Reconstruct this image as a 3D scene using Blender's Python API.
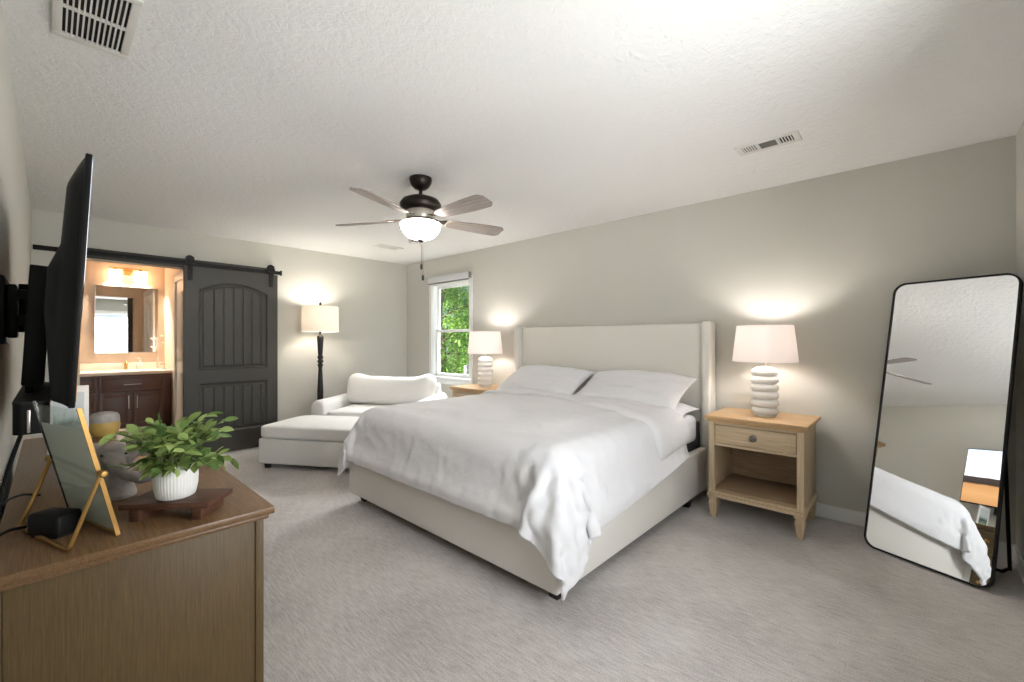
import bpy, bmesh, math, random
from mathutils import Vector, Matrix, Euler, noise

for o in list(bpy.data.objects):
    bpy.data.objects.remove(o)
S = bpy.context.scene
COL = S.collection
R = math.radians
PI = math.pi

# ------------------------------------------------------------------ camera
CAMZ = 1.26
cam_d = bpy.data.cameras.new('camera')
cam = bpy.data.objects.new('camera', cam_d)
COL.objects.link(cam)
cam.location = (0, 0, CAMZ)
cam.rotation_euler = (R(90), 0, -math.atan2(.7328, .6804))
cam_d.sensor_width = 36
cam_d.lens = 428.8 / 1024 * 36
cam_d.clip_start = .02
cam_d.clip_end = 200
S.camera = cam

# ------------------------------------------------------------------ colour management, sky, sun, daylight
S.view_settings.view_transform = 'Standard'
S.view_settings.look = 'None'
S.view_settings.gamma = 1
S.view_settings.use_curve_mapping = False
S.view_settings.exposure = 1.52

world = bpy.data.worlds.new('sky')
S.world = world
world.use_nodes = True
wn = world.node_tree
bgn = wn.nodes['Background']
sky = wn.nodes.new('ShaderNodeTexSky')
sky.sky_type = 'HOSEK_WILKIE'
sky.turbidity = 4
sky.sun_direction = (-.75, .1, .65)
wn.links.new(sky.outputs[0], bgn.inputs[0])
bgn.inputs[1].default_value = 2.2


def lamp(name, kind, loc, energy, col=(1, 1, 1), parent=None, rot=None, **kw):
    d = bpy.data.lights.new(name, kind)
    d.energy = energy
    d.color = col
    for k, v in kw.items():
        setattr(d, k, v)
    o = bpy.data.objects.new(name, d)
    COL.objects.link(o)
    o.location = loc
    if rot is not None:
        o.rotation_euler = rot
    if parent:
        o.parent = parent
    return o


def aim(loc, to):
    return (Vector(to) - Vector(loc)).to_track_quat('-Z', 'Y').to_euler()


# sun over the house roof: lights the trees behind the house
lamp('sun', 'SUN', (0, 0, 20), 7.0, (1, .95, .86), rot=aim((0, 0, 0), (.75, -.1, -.65)), angle=R(2))
# daylight entering by the window in the near wall and by the window beside the bed
lamp('daylight_near_window', 'AREA', (1.2, -1.0, 1.15), 57, (.97, .985, 1.0), rot=aim((1.2, -1.0, 1.15), (1.2, 2.2, 1.4)),
     shape='RECTANGLE', size=1.5, size_y=1.6)
lamp('daylight_bed_window', 'AREA', (4.75, 5.05, 2.75), 120, (.96, .99, 1.0), rot=aim((4.75, 5.05, 2.75), (2.6, 4.2, .6)),
     shape='RECTANGLE', size=1.3, size_y=.9)

# ------------------------------------------------------------------ helpers: materials


def lin(c):
    def f(v):
        v /= 255.0
        return v / 12.92 if v <= .04045 else ((v + .055) / 1.055) ** 2.4
    return tuple(f(v) for v in c) + (1,)


def mat(name, rgb, rough=.6, metal=0.0, bump=0.0, bscale=200, var=0.0, vscale=6, stretch=None, spec=.5, coat=0.0, bdist=.002,
        sheen=0.0, emis=None, estr=0.0, detail=4):
    m = bpy.data.materials.new(name)
    m.use_nodes = True
    nt = m.node_tree
    b = nt.nodes['Principled BSDF']
    c = lin(rgb)
    b.inputs['Base Color'].default_value = c
    b.inputs['Roughness'].default_value = rough
    b.inputs['Metallic'].default_value = metal
    b.inputs['Specular IOR Level'].default_value = spec
    b.inputs['Coat Weight'].default_value = coat
    b.inputs['Sheen Weight'].default_value = sheen
    if emis:
        b.inputs['Emission Color'].default_value = lin(emis)
        b.inputs['Emission Strength'].default_value = estr
    tc = nt.nodes.new('ShaderNodeTexCoord')
    src = tc.outputs['Object']
    if stretch:
        mp = nt.nodes.new('ShaderNodeMapping')
        mp.inputs['Scale'].default_value = stretch
        nt.links.new(src, mp.inputs[0])
        src = mp.outputs[0]
    # every surface keeps a slight procedural variation
    n = nt.nodes.new('ShaderNodeTexNoise')
    n.inputs['Scale'].default_value = vscale
    n.inputs['Detail'].default_value = detail
    nt.links.new(src, n.inputs['Vector'])
    mx = nt.nodes.new('ShaderNodeMix')
    mx.data_type = 'RGBA'
    v = max(var, .015)
    mx.inputs[6].default_value = tuple(x * (1 - v) for x in c[:3]) + (1,)
    mx.inputs[7].default_value = tuple(min(1, x * (1 + v)) for x in c[:3]) + (1,)
    nt.links.new(n.outputs['Fac'], mx.inputs[0])
    nt.links.new(mx.outputs[2], b.inputs['Base Color'])
    if bump > 0:
        bn = nt.nodes.new('ShaderNodeTexNoise')
        bn.inputs['Scale'].default_value = bscale
        bn.inputs['Detail'].default_value = 3
        nt.links.new(src, bn.inputs['Vector'])
        bp = nt.nodes.new('ShaderNodeBump')
        bp.inputs['Strength'].default_value = bump
        bp.inputs['Distance'].default_value = bdist
        nt.links.new(bn.outputs['Fac'], bp.inputs['Height'])
        nt.links.new(bp.outputs[0], b.inputs['Normal'])
    return m


def wood(name, dark, light, axis='Y', scale=9, rough=.5, streak=18, bump=.15):
    m = bpy.data.materials.new(name)
    m.use_nodes = True
    nt = m.node_tree
    b = nt.nodes['Principled BSDF']
    b.inputs['Roughness'].default_value = rough
    b.inputs['Specular IOR Level'].default_value = .4
    tc = nt.nodes.new('ShaderNodeTexCoord')
    mp = nt.nodes.new('ShaderNodeMapping')
    sc = {'X': (1, streak, streak), 'Y': (streak, 1, streak), 'Z': (streak, streak, 1)}[axis]
    mp.inputs['Scale'].default_value = sc
    nt.links.new(tc.outputs['Object'], mp.inputs[0])
    n = nt.nodes.new('ShaderNodeTexNoise')
    n.inputs['Scale'].default_value = scale
    n.inputs['Detail'].default_value = 7
    n.inputs['Roughness'].default_value = .62
    n.inputs['Distortion'].default_value = .35
    nt.links.new(mp.outputs[0], n.inputs['Vector'])
    cr = nt.nodes.new('ShaderNodeValToRGB')
    cr.color_ramp.elements[0].position = .33
    cr.color_ramp.elements[1].position = .68
    cr.color_ramp.elements[0].color = lin(dark)
    cr.color_ramp.elements[1].color = lin(light)
    nt.links.new(n.outputs['Fac'], cr.inputs[0])
    nt.links.new(cr.outputs[0], b.inputs['Base Color'])
    bp = nt.nodes.new('ShaderNodeBump')
    bp.inputs['Strength'].default_value = bump
    bp.inputs['Distance'].default_value = .001
    nt.links.new(n.outputs['Fac'], bp.inputs['Height'])
    nt.links.new(bp.outputs[0], b.inputs['Normal'])
    return m


def shade_mat(name, rgb, warm, glow, trans=.45):
    """lamp shade fabric: lets the bulb's light through"""
    m = bpy.data.materials.new(name)
    m.use_nodes = True
    nt = m.node_tree
    b = nt.nodes['Principled BSDF']
    b.inputs['Base Color'].default_value = lin(rgb)
    b.inputs['Roughness'].default_value = .9
    b.inputs['Emission Color'].default_value = lin(warm)
    b.inputs['Emission Strength'].default_value = glow
    t = nt.nodes.new('ShaderNodeBsdfTranslucent')
    t.inputs[0].default_value = lin(warm)
    n = nt.nodes.new('ShaderNodeTexNoise')
    n.inputs['Scale'].default_value = 300
    bp = nt.nodes.new('ShaderNodeBump')
    bp.inputs['Strength'].default_value = .1
    bp.inputs['Distance'].default_value = .001
    nt.links.new(n.outputs['Fac'], bp.inputs['Height'])
    nt.links.new(bp.outputs[0], b.inputs['Normal'])
    mx = nt.nodes.new('ShaderNodeMixShader')
    mx.inputs[0].default_value = trans
    nt.links.new(b.outputs[0], mx.inputs[1])
    nt.links.new(t.outputs[0], mx.inputs[2])
    nt.links.new(mx.outputs[0], nt.nodes['Material Output'].inputs[0])
    return m


def glass_mat(name, tint=(1, 1, 1), refl=.08, rough=0.0):
    m = bpy.data.materials.new(name)
    m.use_nodes = True
    nt = m.node_tree
    nt.nodes.remove(nt.nodes['Principled BSDF'])
    t = nt.nodes.new('ShaderNodeBsdfTransparent')
    t.inputs[0].default_value = tint + (1,)
    g = nt.nodes.new('ShaderNodeBsdfGlossy')
    g.inputs['Roughness'].default_value = rough
    f = nt.nodes.new('ShaderNodeLayerWeight')
    f.inputs['Blend'].default_value = .25
    mul = nt.nodes.new('ShaderNodeMath')
    mul.operation = 'MULTIPLY_ADD'
    mul.inputs[1].default_value = refl
    mul.inputs[2].default_value = refl * .5
    mul.use_clamp = True
    nt.links.new(f.outputs['Facing'], mul.inputs[0])
    mx = nt.nodes.new('ShaderNodeMixShader')
    nt.links.new(mul.outputs[0], mx.inputs[0])
    nt.links.new(t.outputs[0], mx.inputs[1])
    nt.links.new(g.outputs[0], mx.inputs[2])
    nt.links.new(mx.outputs[0], nt.nodes['Material Output'].inputs[0])
    return m


def carpet_mat():
    m = bpy.data.materials.new('grey_carpet')
    m.use_nodes = True
    nt = m.node_tree
    b = nt.nodes['Principled BSDF']
    b.inputs['Roughness'].default_value = .95
    b.inputs['Specular IOR Level'].default_value = .1
    b.inputs['Sheen Weight'].default_value = .15
    tc = nt.nodes.new('ShaderNodeTexCoord')

    def nz(scale, detail, st=None, rot=0):
        n = nt.nodes.new('ShaderNodeTexNoise')
        n.inputs['Scale'].default_value = scale
        n.inputs['Detail'].default_value = detail
        s = tc.outputs['Object']
        if st:
            mp = nt.nodes.new('ShaderNodeMapping')
            mp.inputs['Scale'].default_value = st
            mp.inputs['Rotation'].default_value = (0, 0, rot)
            nt.links.new(s, mp.inputs[0])
            s = mp.outputs[0]
        nt.links.new(s, n.inputs['Vector'])
        return n.outputs['Fac']

    def math_(op, a, bv):
        k = nt.nodes.new('ShaderNodeMath')
        k.operation = op
        nt.links.new(a, k.inputs[0])
        if isinstance(bv, float):
            k.inputs[1].default_value = bv
        else:
            nt.links.new(bv, k.inputs[1])
        return k.outputs[0]
    streak = nz(14, 4, (7.5, 1.0, 1), R(6))
    fine = nz(160, 3)
    blot = nz(2.3, 3)
    a = math_('MULTIPLY', streak, .44)
    c = math_('MULTIPLY', fine, .42)
    d = math_('MULTIPLY', blot, .34)
    s_ = math_('ADD', math_('ADD', a, c), d)
    cr = nt.nodes.new('ShaderNodeValToRGB')
    cr.color_ramp.elements[0].position = .36
    cr.color_ramp.elements[1].position = .70
    cr.color_ramp.elements[0].color = lin((146, 140, 136))
    cr.color_ramp.elements[1].color = lin((208, 203, 199))
    nt.links.new(s_, cr.inputs[0])
    nt.links.new(cr.outputs[0], b.inputs['Base Color'])
    bp = nt.nodes.new('ShaderNodeBump')
    bp.inputs['Strength'].default_value = .5
    bp.inputs['Distance'].default_value = .008
    nt.links.new(s_, bp.inputs['Height'])
    nt.links.new(bp.outputs[0], b.inputs['Normal'])
    return m


def ceiling_mat():
    m = bpy.data.materials.new('stomped_ceiling_paint')
    m.use_nodes = True
    nt = m.node_tree
    b = nt.nodes['Principled BSDF']
    b.inputs['Base Color'].default_value = lin((236, 235, 233))
    b.inputs['Roughness'].default_value = .9
    tc = nt.nodes.new('ShaderNodeTexCoord')
    # crow's-foot stipple: bent ridges in random directions
    n0 = nt.nodes.new('ShaderNodeTexNoise')
    n0.inputs['Scale'].default_value = 7
    n0.inputs['Detail'].default_value = 2
    nt.links.new(tc.outputs['Object'], n0.inputs['Vector'])
    mx = nt.nodes.new('ShaderNodeMix')
    mx.data_type = 'RGBA'
    mx.inputs[0].default_value = .12
    nt.links.new(tc.outputs['Object'], mx.inputs[6])
    nt.links.new(n0.outputs['Color'], mx.inputs[7])
    v = nt.nodes.new('ShaderNodeTexVoronoi')
    v.feature = 'DISTANCE_TO_EDGE'
    v.inputs['Scale'].default_value = 16
    nt.links.new(mx.outputs[2], v.inputs['Vector'])
    n1 = nt.nodes.new('ShaderNodeTexNoise')
    n1.inputs['Scale'].default_value = 26
    n1.inputs['Detail'].default_value = 3
    n1.inputs['Distortion'].default_value = 2.2
    nt.links.new(tc.outputs['Object'], n1.inputs['Vector'])
    ad = nt.nodes.new('ShaderNodeMath')
    ad.operation = 'MULTIPLY_ADD'
    ad.inputs[1].default_value = .8
    nt.links.new(v.outputs['Distance'], ad.inputs[0])
    nt.links.new(n1.outputs['Fac'], ad.inputs[2])
    bp = nt.nodes.new('ShaderNodeBump')
    bp.inputs['Strength'].default_value = .48
    bp.inputs['Distance'].default_value = .010
    nt.links.new(ad.outputs[0], bp.inputs['Height'])
    nt.links.new(bp.outputs[0], b.inputs['Normal'])
    return m


def leaf_mat(name, c1, c2, trans=.35):
    m = bpy.data.materials.new(name)
    m.use_nodes = True
    nt = m.node_tree
    b = nt.nodes['Principled BSDF']
    b.inputs['Roughness'].default_value = .5
    g = nt.nodes.new('ShaderNodeNewGeometry')
    cr = nt.nodes.new('ShaderNodeValToRGB')
    cr.color_ramp.elements[0].color = lin(c1)
    cr.color_ramp.elements[1].color = lin(c2)
    nt.links.new(g.outputs['Random Per Island'], cr.inputs[0])
    nt.links.new(cr.outputs[0], b.inputs['Base Color'])
    t = nt.nodes.new('ShaderNodeBsdfTranslucent')
    nt.links.new(cr.outputs[0], t.inputs[0])
    mx = nt.nodes.new('ShaderNodeMixShader')
    mx.inputs[0].default_value = trans
    nt.links.new(b.outputs[0], mx.inputs[1])
    nt.links.new(t.outputs[0], mx.inputs[2])
    nt.links.new(mx.outputs[0], nt.nodes['Material Output'].inputs[0])
    return m


M = dict(
    wall=mat('greige_wall_paint', (202, 200, 191), .75, bump=.08, bscale=350),
    trim=mat('white_trim_paint', (238, 238, 236), .4),
    ceil=ceiling_mat(),
    carpet=carpet_mat(),
    bathwall=mat('beige_bathroom_paint', (220, 202, 182), .7, bump=.06, bscale=350),
    bathfloor=mat('bathroom_tile', (170, 158, 146), .4, var=.1),
    linen=mat('oatmeal_linen', (232, 229, 222), .9, bump=.35, bscale=420, var=.05, vscale=240, sheen=.2),
    head=mat('cream_woven_linen', (226, 223, 214), .9, bump=.4, bscale=420, var=.06, vscale=260, sheen=.2),
    cotton=mat('white_cotton', (228, 228, 230), .85, bump=.35, bscale=14, bdist=.012, sheen=.1),
    sheet=mat('white_sheet', (226, 229, 236), .85, bump=.1, bscale=60),
    upholstery=mat('white_upholstery', (230, 229, 226), .9, bump=.3, bscale=400, sheen=.1),
    matt=mat('charcoal_mattress_fabric', (34, 34, 40), .9, bump=.2),
    black=mat('black_plastic', (13, 13, 13), .5, spec=.2),
    blackm=mat('matte_black_metal', (17, 17, 17), .5, spec=.3),
    foot=mat('black_foot', (18, 17, 17), .5),
    bronze=mat('dark_bronze', (48, 42, 38), .38, metal=.75),
    pewter=mat('pewter', (128, 120, 112), .35, metal=.8),
    nickel=mat('brushed_nickel', (196, 190, 182), .3, metal=.95),
    gold=mat('brushed_gold', (160, 124, 70), .42, metal=.9),
    brass=mat('satin_brass', (190, 150, 96), .35, metal=.9),
    doorpaint=mat('charcoal_door_paint', (55, 53, 48), .5, bump=.06, bscale=120),
    espresso=mat('espresso_cabinet_paint', (98, 74, 66), .4, var=.05),
    counter=mat('cultured_marble', (240, 226, 212), .25, var=.03),
    ceramic=mat('white_ceramic', (236, 234, 230), .35),
    potc=mat('white_ribbed_ceramic', (232, 231, 226), .5),
    blade=wood('grey_walnut_blade', (116, 106, 100), (164, 154, 148), 'X', 5, .4),
    oak=wood('light_oak_front', (184, 162, 130), (212, 190, 158), 'Y', 6, .5),
    oakv=wood('light_oak_upright', (184, 162, 130), (212, 190, 158), 'Z', 6, .5),
    oaktop=wood('light_oak_top', (178, 142, 100), (212, 178, 132), 'Y', 6, .42),
    oakshade=wood('light_oak_shaded', (140, 116, 90), (172, 146, 116), 'Y', 6, .6),  # nightstand inside: the same oak with the shade put into its colour
    dress=wood('olive_brown_oak', (76, 60, 34), (98, 79, 47), 'Z', 11, .5, 26),
    dresstop=wood('brown_oak_top', (92, 68, 44), (124, 94, 63), 'Y', 11, .36, 26),
    walnut=wood('red_brown_walnut', (62, 38, 26), (96, 62, 44), 'X', 9, .45),
    soil=mat('dark_soil', (46, 36, 28), .95, bump=.8, bscale=90, bdist=.01),
    stem=mat('green_stem', (92, 104, 62), .6),
    leaf=leaf_mat('pot_leaf', (88, 122, 60), (178, 198, 120)),
    stone=mat('grey_stone', (152, 145, 142), .85, bump=.5, bscale=90, var=.4, vscale=28, bdist=.004),
    jary=mat('mustard_glaze', (186, 156, 84), .5, var=.08),
    jarg=mat('grey_speckled_lid', (158, 156, 152), .6, var=.3, vscale=40),
    glass=glass_mat('window_glass'),
    fglass=glass_mat('frame_glass', (.975, .99, .98), .10),
    mirror=mat('mirror_silver', (246, 247, 246), .0, metal=1.0),
    screen=mat('tv_screen', (6, 6, 7), .03, spec=.9, coat=1.0),
    shade=shade_mat('white_lamp_shade', (244, 240, 237), (255, 244, 238), .05, .16),
    shadef=shade_mat('cream_linen_shade', (240, 236, 228), (255, 244, 230), .05, .17),
    bowl=shade_mat('frosted_glass_bowl', (252, 249, 244), (255, 248, 238), .8),
    vglass=shade_mat('frosted_vanity_glass', (250, 244, 236), (255, 236, 212), 1.2),
    bulb=mat('warm_bulb', (255, 240, 220), .4, emis=(255, 220, 180), estr=6.0),
    slot=mat('dark_duct', (24, 23, 22), .8),
    ventw=mat('white_enamel', (222, 219, 214), .5),
    ventg=mat('grey_vent_damper', (120, 118, 114), .6),
    paperg=mat('pale_grey_green_paper', (182, 184, 174), .8, var=.12, vscale=9),
    shadebox=mat('light_grey_blind_fabric', (206, 207, 208), .7),
    bark=mat('brown_bark', (92, 78, 64), .9, bump=.6, bscale=30, bdist=.02, var=.2),
    treeleaf=leaf_mat('bright_green_leaf', (70, 118, 40), (158, 196, 92), .45),
    treeleaf2=leaf_mat('deep_green_leaf', (44, 88, 40), (112, 156, 70), .4),
    lawn=mat('lawn', (88, 110, 56), .9, bump=.6, bscale=60, var=.3, vscale=4, bdist=.03),
    siding=mat('grey_patio_furniture', (150, 152, 150), .6),
    white_pl=mat('white_plastic', (236, 234, 230), .4),
    soap=mat('cream_soap_bottle', (232, 222, 206), .3),
    chain=mat('ball_chain', (150, 142, 132), .35, metal=.9),
)

# ------------------------------------------------------------------ helpers: meshes


class MB:
    """collects shapes into one mesh"""

    def __init__(self):
        self.bm = bmesh.new()

    def box(self, lo, hi, bev=0.0, seg=2, rot=None):
        lo, hi = Vector(lo), Vector(hi)
        c, s = (lo + hi) / 2, hi - lo
        r = bmesh.ops.create_cube(self.bm, size=1)
        vs = r['verts']
        for v in vs:
            v.co = Vector((v.co.x * s.x, v.co.y * s.y, v.co.z * s.z))
        if bev > 0:
            es = list({e for v in vs for e in v.link_edges})
            r2 = bmesh.ops.bevel(self.bm, geom=es, offset=bev, segments=seg, affect='EDGES', profile=.5)
            vs = list({v for f in r2['faces'] for v in f.verts} | {v for v in vs if v.is_valid})
        for v in vs:
            if rot is not None:
                v.co = rot @ v.co
            v.co += c
        return vs

    def frustum(self, c0, s0, c1, s1):
        """four-sided tapered block between two rectangles (sizes s0, s1 in x,y)"""
        a = [self.bm.verts.new((c0[0] + i * s0[0] / 2, c0[1] + j * s0[1] / 2, c0[2])) for i, j in ((-1, -1), (1, -1), (1, 1), (-1, 1))]
        b = [self.bm.verts.new((c1[0] + i * s1[0] / 2, c1[1] + j * s1[1] / 2, c1[2])) for i, j in ((-1, -1), (1, -1), (1, 1), (-1, 1))]
        f = self.bm.faces.new
        f(a[::-1])
        f(b)
        for k in range(4):
            f((a[k], a[(k + 1) % 4], b[(k + 1) % 4], b[k]))

    def lathe(self, prof, seg=40, org=(0, 0, 0), rib=0, ribd=0.0, close=True, axis=None):
        """prof: list of (r, z)"""
        org = Vector(org)
        rings = []
        q = Vector((0, 0, 1)).rotation_difference(Vector(axis)) if axis else None

        def P(v):
            v = Vector(v)
            if q:
                v = q @ v
            return v + org
        for r, z in prof:
            if r < 1e-5:
                rings.append([self.bm.verts.new(P((0, 0, z)))])
            else:
                ring = []
                for k in range(seg):
                    a = 2 * PI * k / seg
                    rr = r * (1 + ribd * math.cos(rib * a)) if rib else r
                    ring.append(self.bm.verts.new(P((rr * math.cos(a), rr * math.sin(a), z))))
                rings.append(ring)
        for A, B in zip(rings, rings[1:]):
            if len(A) == 1 and len(B) == 1:
                continue
            for k in range(seg):
                k2 = (k + 1) % seg
                if len(A) == 1:
                    self.bm.faces.new((A[0], B[k2], B[k])[::-1])
                elif len(B) == 1:
                    self.bm.faces.new((A[k], A[k2], B[0]))
                else:
                    self.bm.faces.new((A[k], A[k2], B[k2], B[k]))
        if close:
            for ring, fl in ((rings[0], True), (rings[-1], False)):
                if len(ring) > 1:
                    self.bm.faces.new(ring[::-1] if fl else ring)

    def tube(self, pts, r, seg=10, closed=False, flat=None):
        """round rod through points; r a number or a list"""
        P = [Vector(p) for p in pts]
        n = len(P)
        rad = r if isinstance(r, (list, tuple)) else [r] * n
        rings = []
        up = None
        for i in range(n):
            if closed:
                t = (P[(i + 1) % n] - P[i - 1]).normalized()
            else:
                t = (P[min(i + 1, n - 1)] - P[max(i - 1, 0)]).normalized()
            if up is None:
                up = Vector((0, 0, 1)) if abs(t.z) < .9 else Vector((1, 0, 0))
            u = (up - t * up.dot(t))
            if u.length < 1e-6:
                u = t.orthogonal()
            u.normalize()
            up = u
            w = t.cross(u)
            ring = []
            for k in range(seg):
                a = 2 * PI * k / seg
                ring.append(self.bm.verts.new(P[i] + (u * math.cos(a) + w * math.sin(a)) * rad[i]))
            rings.append(ring)
        rg = list(zip(rings, rings[1:]))
        if closed:
            rg.append((rings[-1], rings[0]))
        for A, B in rg:
            for k in range(seg):
                k2 = (k + 1) % seg
                self.bm.faces.new((A[k], A[k2], B[k2], B[k]))
        if not closed:
            self.bm.faces.new(rings[0][::-1])
            self.bm.faces.new(rings[-1])

    def prism(self, poly, a0, a1, plane='XY'):
        """extrude a 2-D polygon along the third axis from a0 to a1"""
        def P(p, a):
            return {'XY': (p[0], p[1], a), 'XZ': (p[0], a, p[1]), 'YZ': (a, p[0], p[1])}[plane]
        A = [self.bm.verts.new(P(p, a0)) for p in poly]
        B = [self.bm.verts.new(P(p, a1)) for p in poly]
        self.bm.faces.new(A[::-1])
        self.bm.faces.new(B)
        n = len(poly)
        for k in range(n):
            self.bm.faces.new((A[k], A[(k + 1) % n], B[(k + 1) % n], B[k]))

    def grid(self, nu, nv, fn, closeu=False):
        V = [[self.bm.verts.new(fn(i / (nu if closeu else nu - 1), j / (nv - 1))) for j in range(nv)] for i in range(nu)]
        for i in range(nu if closeu else nu - 1):
            for j in range(nv - 1):
                i2 = (i + 1) % nu
                self.bm.faces.new((V[i][j], V[i2][j], V[i2][j + 1], V[i][j + 1]))
        return V

    def ellipsoid(self, c, r, rot=None, seg=24):
        q = bmesh.ops.create_uvsphere(self.bm, u_segments=seg, v_segments=seg // 2, radius=1)
        for v in q['verts']:
            p = Vector((v.co.x * r[0], v.co.y * r[1], v.co.z * r[2]))
            if rot is not None:
                p = rot @ p
            v.co = p + Vector(c)

    def build(self, name, m, parent=None, smooth=35, kind=None):
        bmesh.ops.recalc_face_normals(self.bm, faces=self.bm.faces)
        me = bpy.data.meshes.new(name)
        self.bm.to_mesh(me)
        self.bm.free()
        for mm in (m if isinstance(m, list) else [m]):
            me.materials.append(M[mm] if isinstance(mm, str) else mm)
        if smooth:
            me.shade_smooth()
            if smooth < 180:
                me.set_sharp_from_angle(angle=R(smooth))
        o = bpy.data.objects.new(name, me)
        COL.objects.link(o)
        if parent is not None:
            o.parent = parent
        if kind:
            o['kind'] = kind
        return o


def cushion(mb, lo, hi, e=4.0, puff=.02, seg=30, nz=0.0, seed=0):
    """soft rounded block: superellipsoid between lo and hi with crowned faces"""
    lo, hi = Vector(lo), Vector(hi)
    c, h = (lo + hi) / 2, (hi - lo) / 2

    def sp(w, p):
        return math.copysign(abs(w) ** p, w)
    p = 2 / e

    def fn(u, v):
        a = -PI + 2 * PI * u
        b = -PI / 2 + PI * v
        x = sp(math.cos(b), p) * sp(math.cos(a), p)
        y = sp(math.cos(b), p) * sp(math.sin(a), p)
        z = sp(math.sin(b), p)
        q = Vector((x * h.x, y * h.y, z * h.z))
        crown = max(0, (1 - x * x)) * max(0, (1 - y * y))
        q.z += puff * crown * (1 if z > 0 else -1) * abs(z)
        if nz:
            q += Vector((1, 1, 1)) * nz * noise.noise(Vector((x * 2.3 + seed, y * 2.3, z * 2)))
        return c + q
    mb.grid(seg * 2, seg, fn, closeu=True)
    bmesh.ops.remove_doubles(mb.bm, verts=mb.bm.verts, dist=1e-5)


def empty(name, loc=(0, 0, 0), rz=0.0):
    o = bpy.data.objects.new(name, None)
    o.empty_display_size = .1
    COL.objects.link(o)
    o.location = loc
    o.rotation_euler = (0, 0, rz)
    return o


def tag(o, label, cat, group=None):
    o['label'] = label
    o['category'] = cat
    if group:
        o['group'] = group
    return o


def thing(name, label, cat, loc=(0, 0, 0), rz=0.0, group=None):
    return tag(empty(name, loc, rz), label, cat, group)


def struct(o):
    o['kind'] = 'structure'
    return o


def copy_tree(o, parent=None):
    c = o.copy()
    COL.objects.link(c)
    if parent:
        c.parent = parent
    for ch in list(o.children):
        copy_tree(ch, c)
    return c

# ------------------------------------------------------------------ the setting
XL, XR, YN, YB, H = -.115, 3.765, -.445, 5.72, 2.44      # left wall, bed wall, near wall, barn-door wall, ceiling
T = .13
b = MB(); b.box((XL - T, YN - T, -.1), (XR + T, YB + T / 2, 0)); b.build('floor', 'carpet', smooth=0, kind='structure')
b = MB(); b.box((XL - T, YN - T, H), (XR + T, YB + T / 2, H + .1)); b.build('ceiling', 'ceil', smooth=0, kind='structure')
b = MB(); b.box((XL - T, YN - T, 0), (XL, YB + T, H)); b.build('wall_left', 'wall', smooth=0, kind='structure')
# bed wall with its window opening
W1C, W1H, W1B, W1T = 4.655, .405, .76, 2.06
b = MB()
b.box((XR, YN - T, 0), (XR + T, W1C - W1H, H)); b.box((XR, W1C + W1H, 0), (XR + T, YB + T, H))
b.box((XR, W1C - W1H, 0), (XR + T, W1C + W1H, W1B)); b.box((XR, W1C - W1H, W1T), (XR + T, W1C + W1H, H))
b.build('wall_right', 'wall', smooth=0, kind='structure')
# near wall with its window
W2C, W2H, W2B, W2T = 1.2, .45, .76, 2.06
b = MB()
b.box((XL, YN - T, 0), (W2C - W2H, YN, H)); b.box((W2C + W2H, YN - T, 0), (XR, YN, H))
b.box((W2C - W2H, YN - T, 0), (W2C + W2H, YN, W2B)); b.box((W2C - W2H, YN - T, W2T), (W2C + W2H, YN, H))
b.build('wall_front', 'wall', smooth=0, kind='structure')
# barn-door wall with the opening to the bathroom
OX0, OX1, OT = .19, 1.03, 2.045
b = MB()
b.box((XL, YB, 0), (OX0, YB + T, H)); b.box((OX1, YB, 0), (XR, YB + T, H)); b.box((OX0, YB, OT), (OX1, YB + T, H))
b.build('wall_back', 'wall', smooth=0, kind='structure')
# bathroom shell
BX0, BX1, BY1 = -.9, 1.155, 8.1
b = MB(); b.box((BX0 - T, YB + T / 2, -.1), (BX1 + T, BY1 + T, 0)); b.build('floor_bathroom', 'bathfloor', smooth=0, kind='structure')
b = MB(); b.box((BX0 - T, YB + T / 2, H), (BX1 + T, BY1 + T, H + .1)); b.build('ceiling_bathroom', 'ceil', smooth=0, kind='structure')
b = MB(); b.box((BX0, BY1, 0), (BX1, BY1 + T, H)); b.build('wall_bathroom_back', 'bathwall', smooth=0, kind='structure')
b = MB(); b.box((BX0 - T, YB + T, 0), (BX0, BY1 + T, H)); b.build('wall_bathroom_left', 'bathwall', smooth=0, kind='structure')
b = MB(); b.box((BX1, YB + T, 0), (BX1 + T, BY1 + T, H)); b.build('wall_bathroom_right', 'bathwall', smooth=0, kind='structure')
b = MB()
b.box((BX0, YB + T, 0), (OX0, YB + T + .012, H)); b.box((OX1, YB + T, 0), (BX1, YB + T + .012, H)); b.box((OX0, YB + T, OT), (OX1, YB + T + .012, H))
b.build('wall_bathroom_front', 'bathwall', smooth=0, kind='structure')


def base(name, lo, hi, ax):
    """baseboard with a stepped top edge"""
    b = MB()
    b.box(lo, hi, .003)
    b.build(name, 'trim', smooth=0, kind='structure')


base('baseboard_right', (XR - .014, YN, 0), (XR, YB, .095), 'Y')
base('baseboard_front', (XL, YN, 0), (XR - .014, YN + .014, .095), 'X')
base('baseboard_left', (XL, YN + .014, 0), (XL + .012, YB, .095), 'Y')
base('baseboard_back', (OX1 + .02, YB - .014, 0), (XR - .014, YB, .095), 'X')

# white casing and door in the bathroom's right wall
d2 = struct(empty('door_2', (BX1, 6.72, 0)))
b = MB()
for y0, y1 in ((-.52, -.43), (.43, .52)):
    b.box((-.03, y0, 0), (-.001, y1, 2.13), .005)
b.box((-.03, -.52, 2.04), (-.001, .52, 2.13), .005)
b.build('door_casing', 'trim', d2)
b = MB(); b.box((-.012, -.43, .01), (-.002, .43, 2.04), .002)
for z0, z1 in ((.2, .85), (1.0, 1.9)):
    for y0 in (-.33, .05):
        b.box((-.02, y0, z0), (-.01, y0 + .28, z1), .006)
b.build('door_panel', 'trim', d2)


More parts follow.
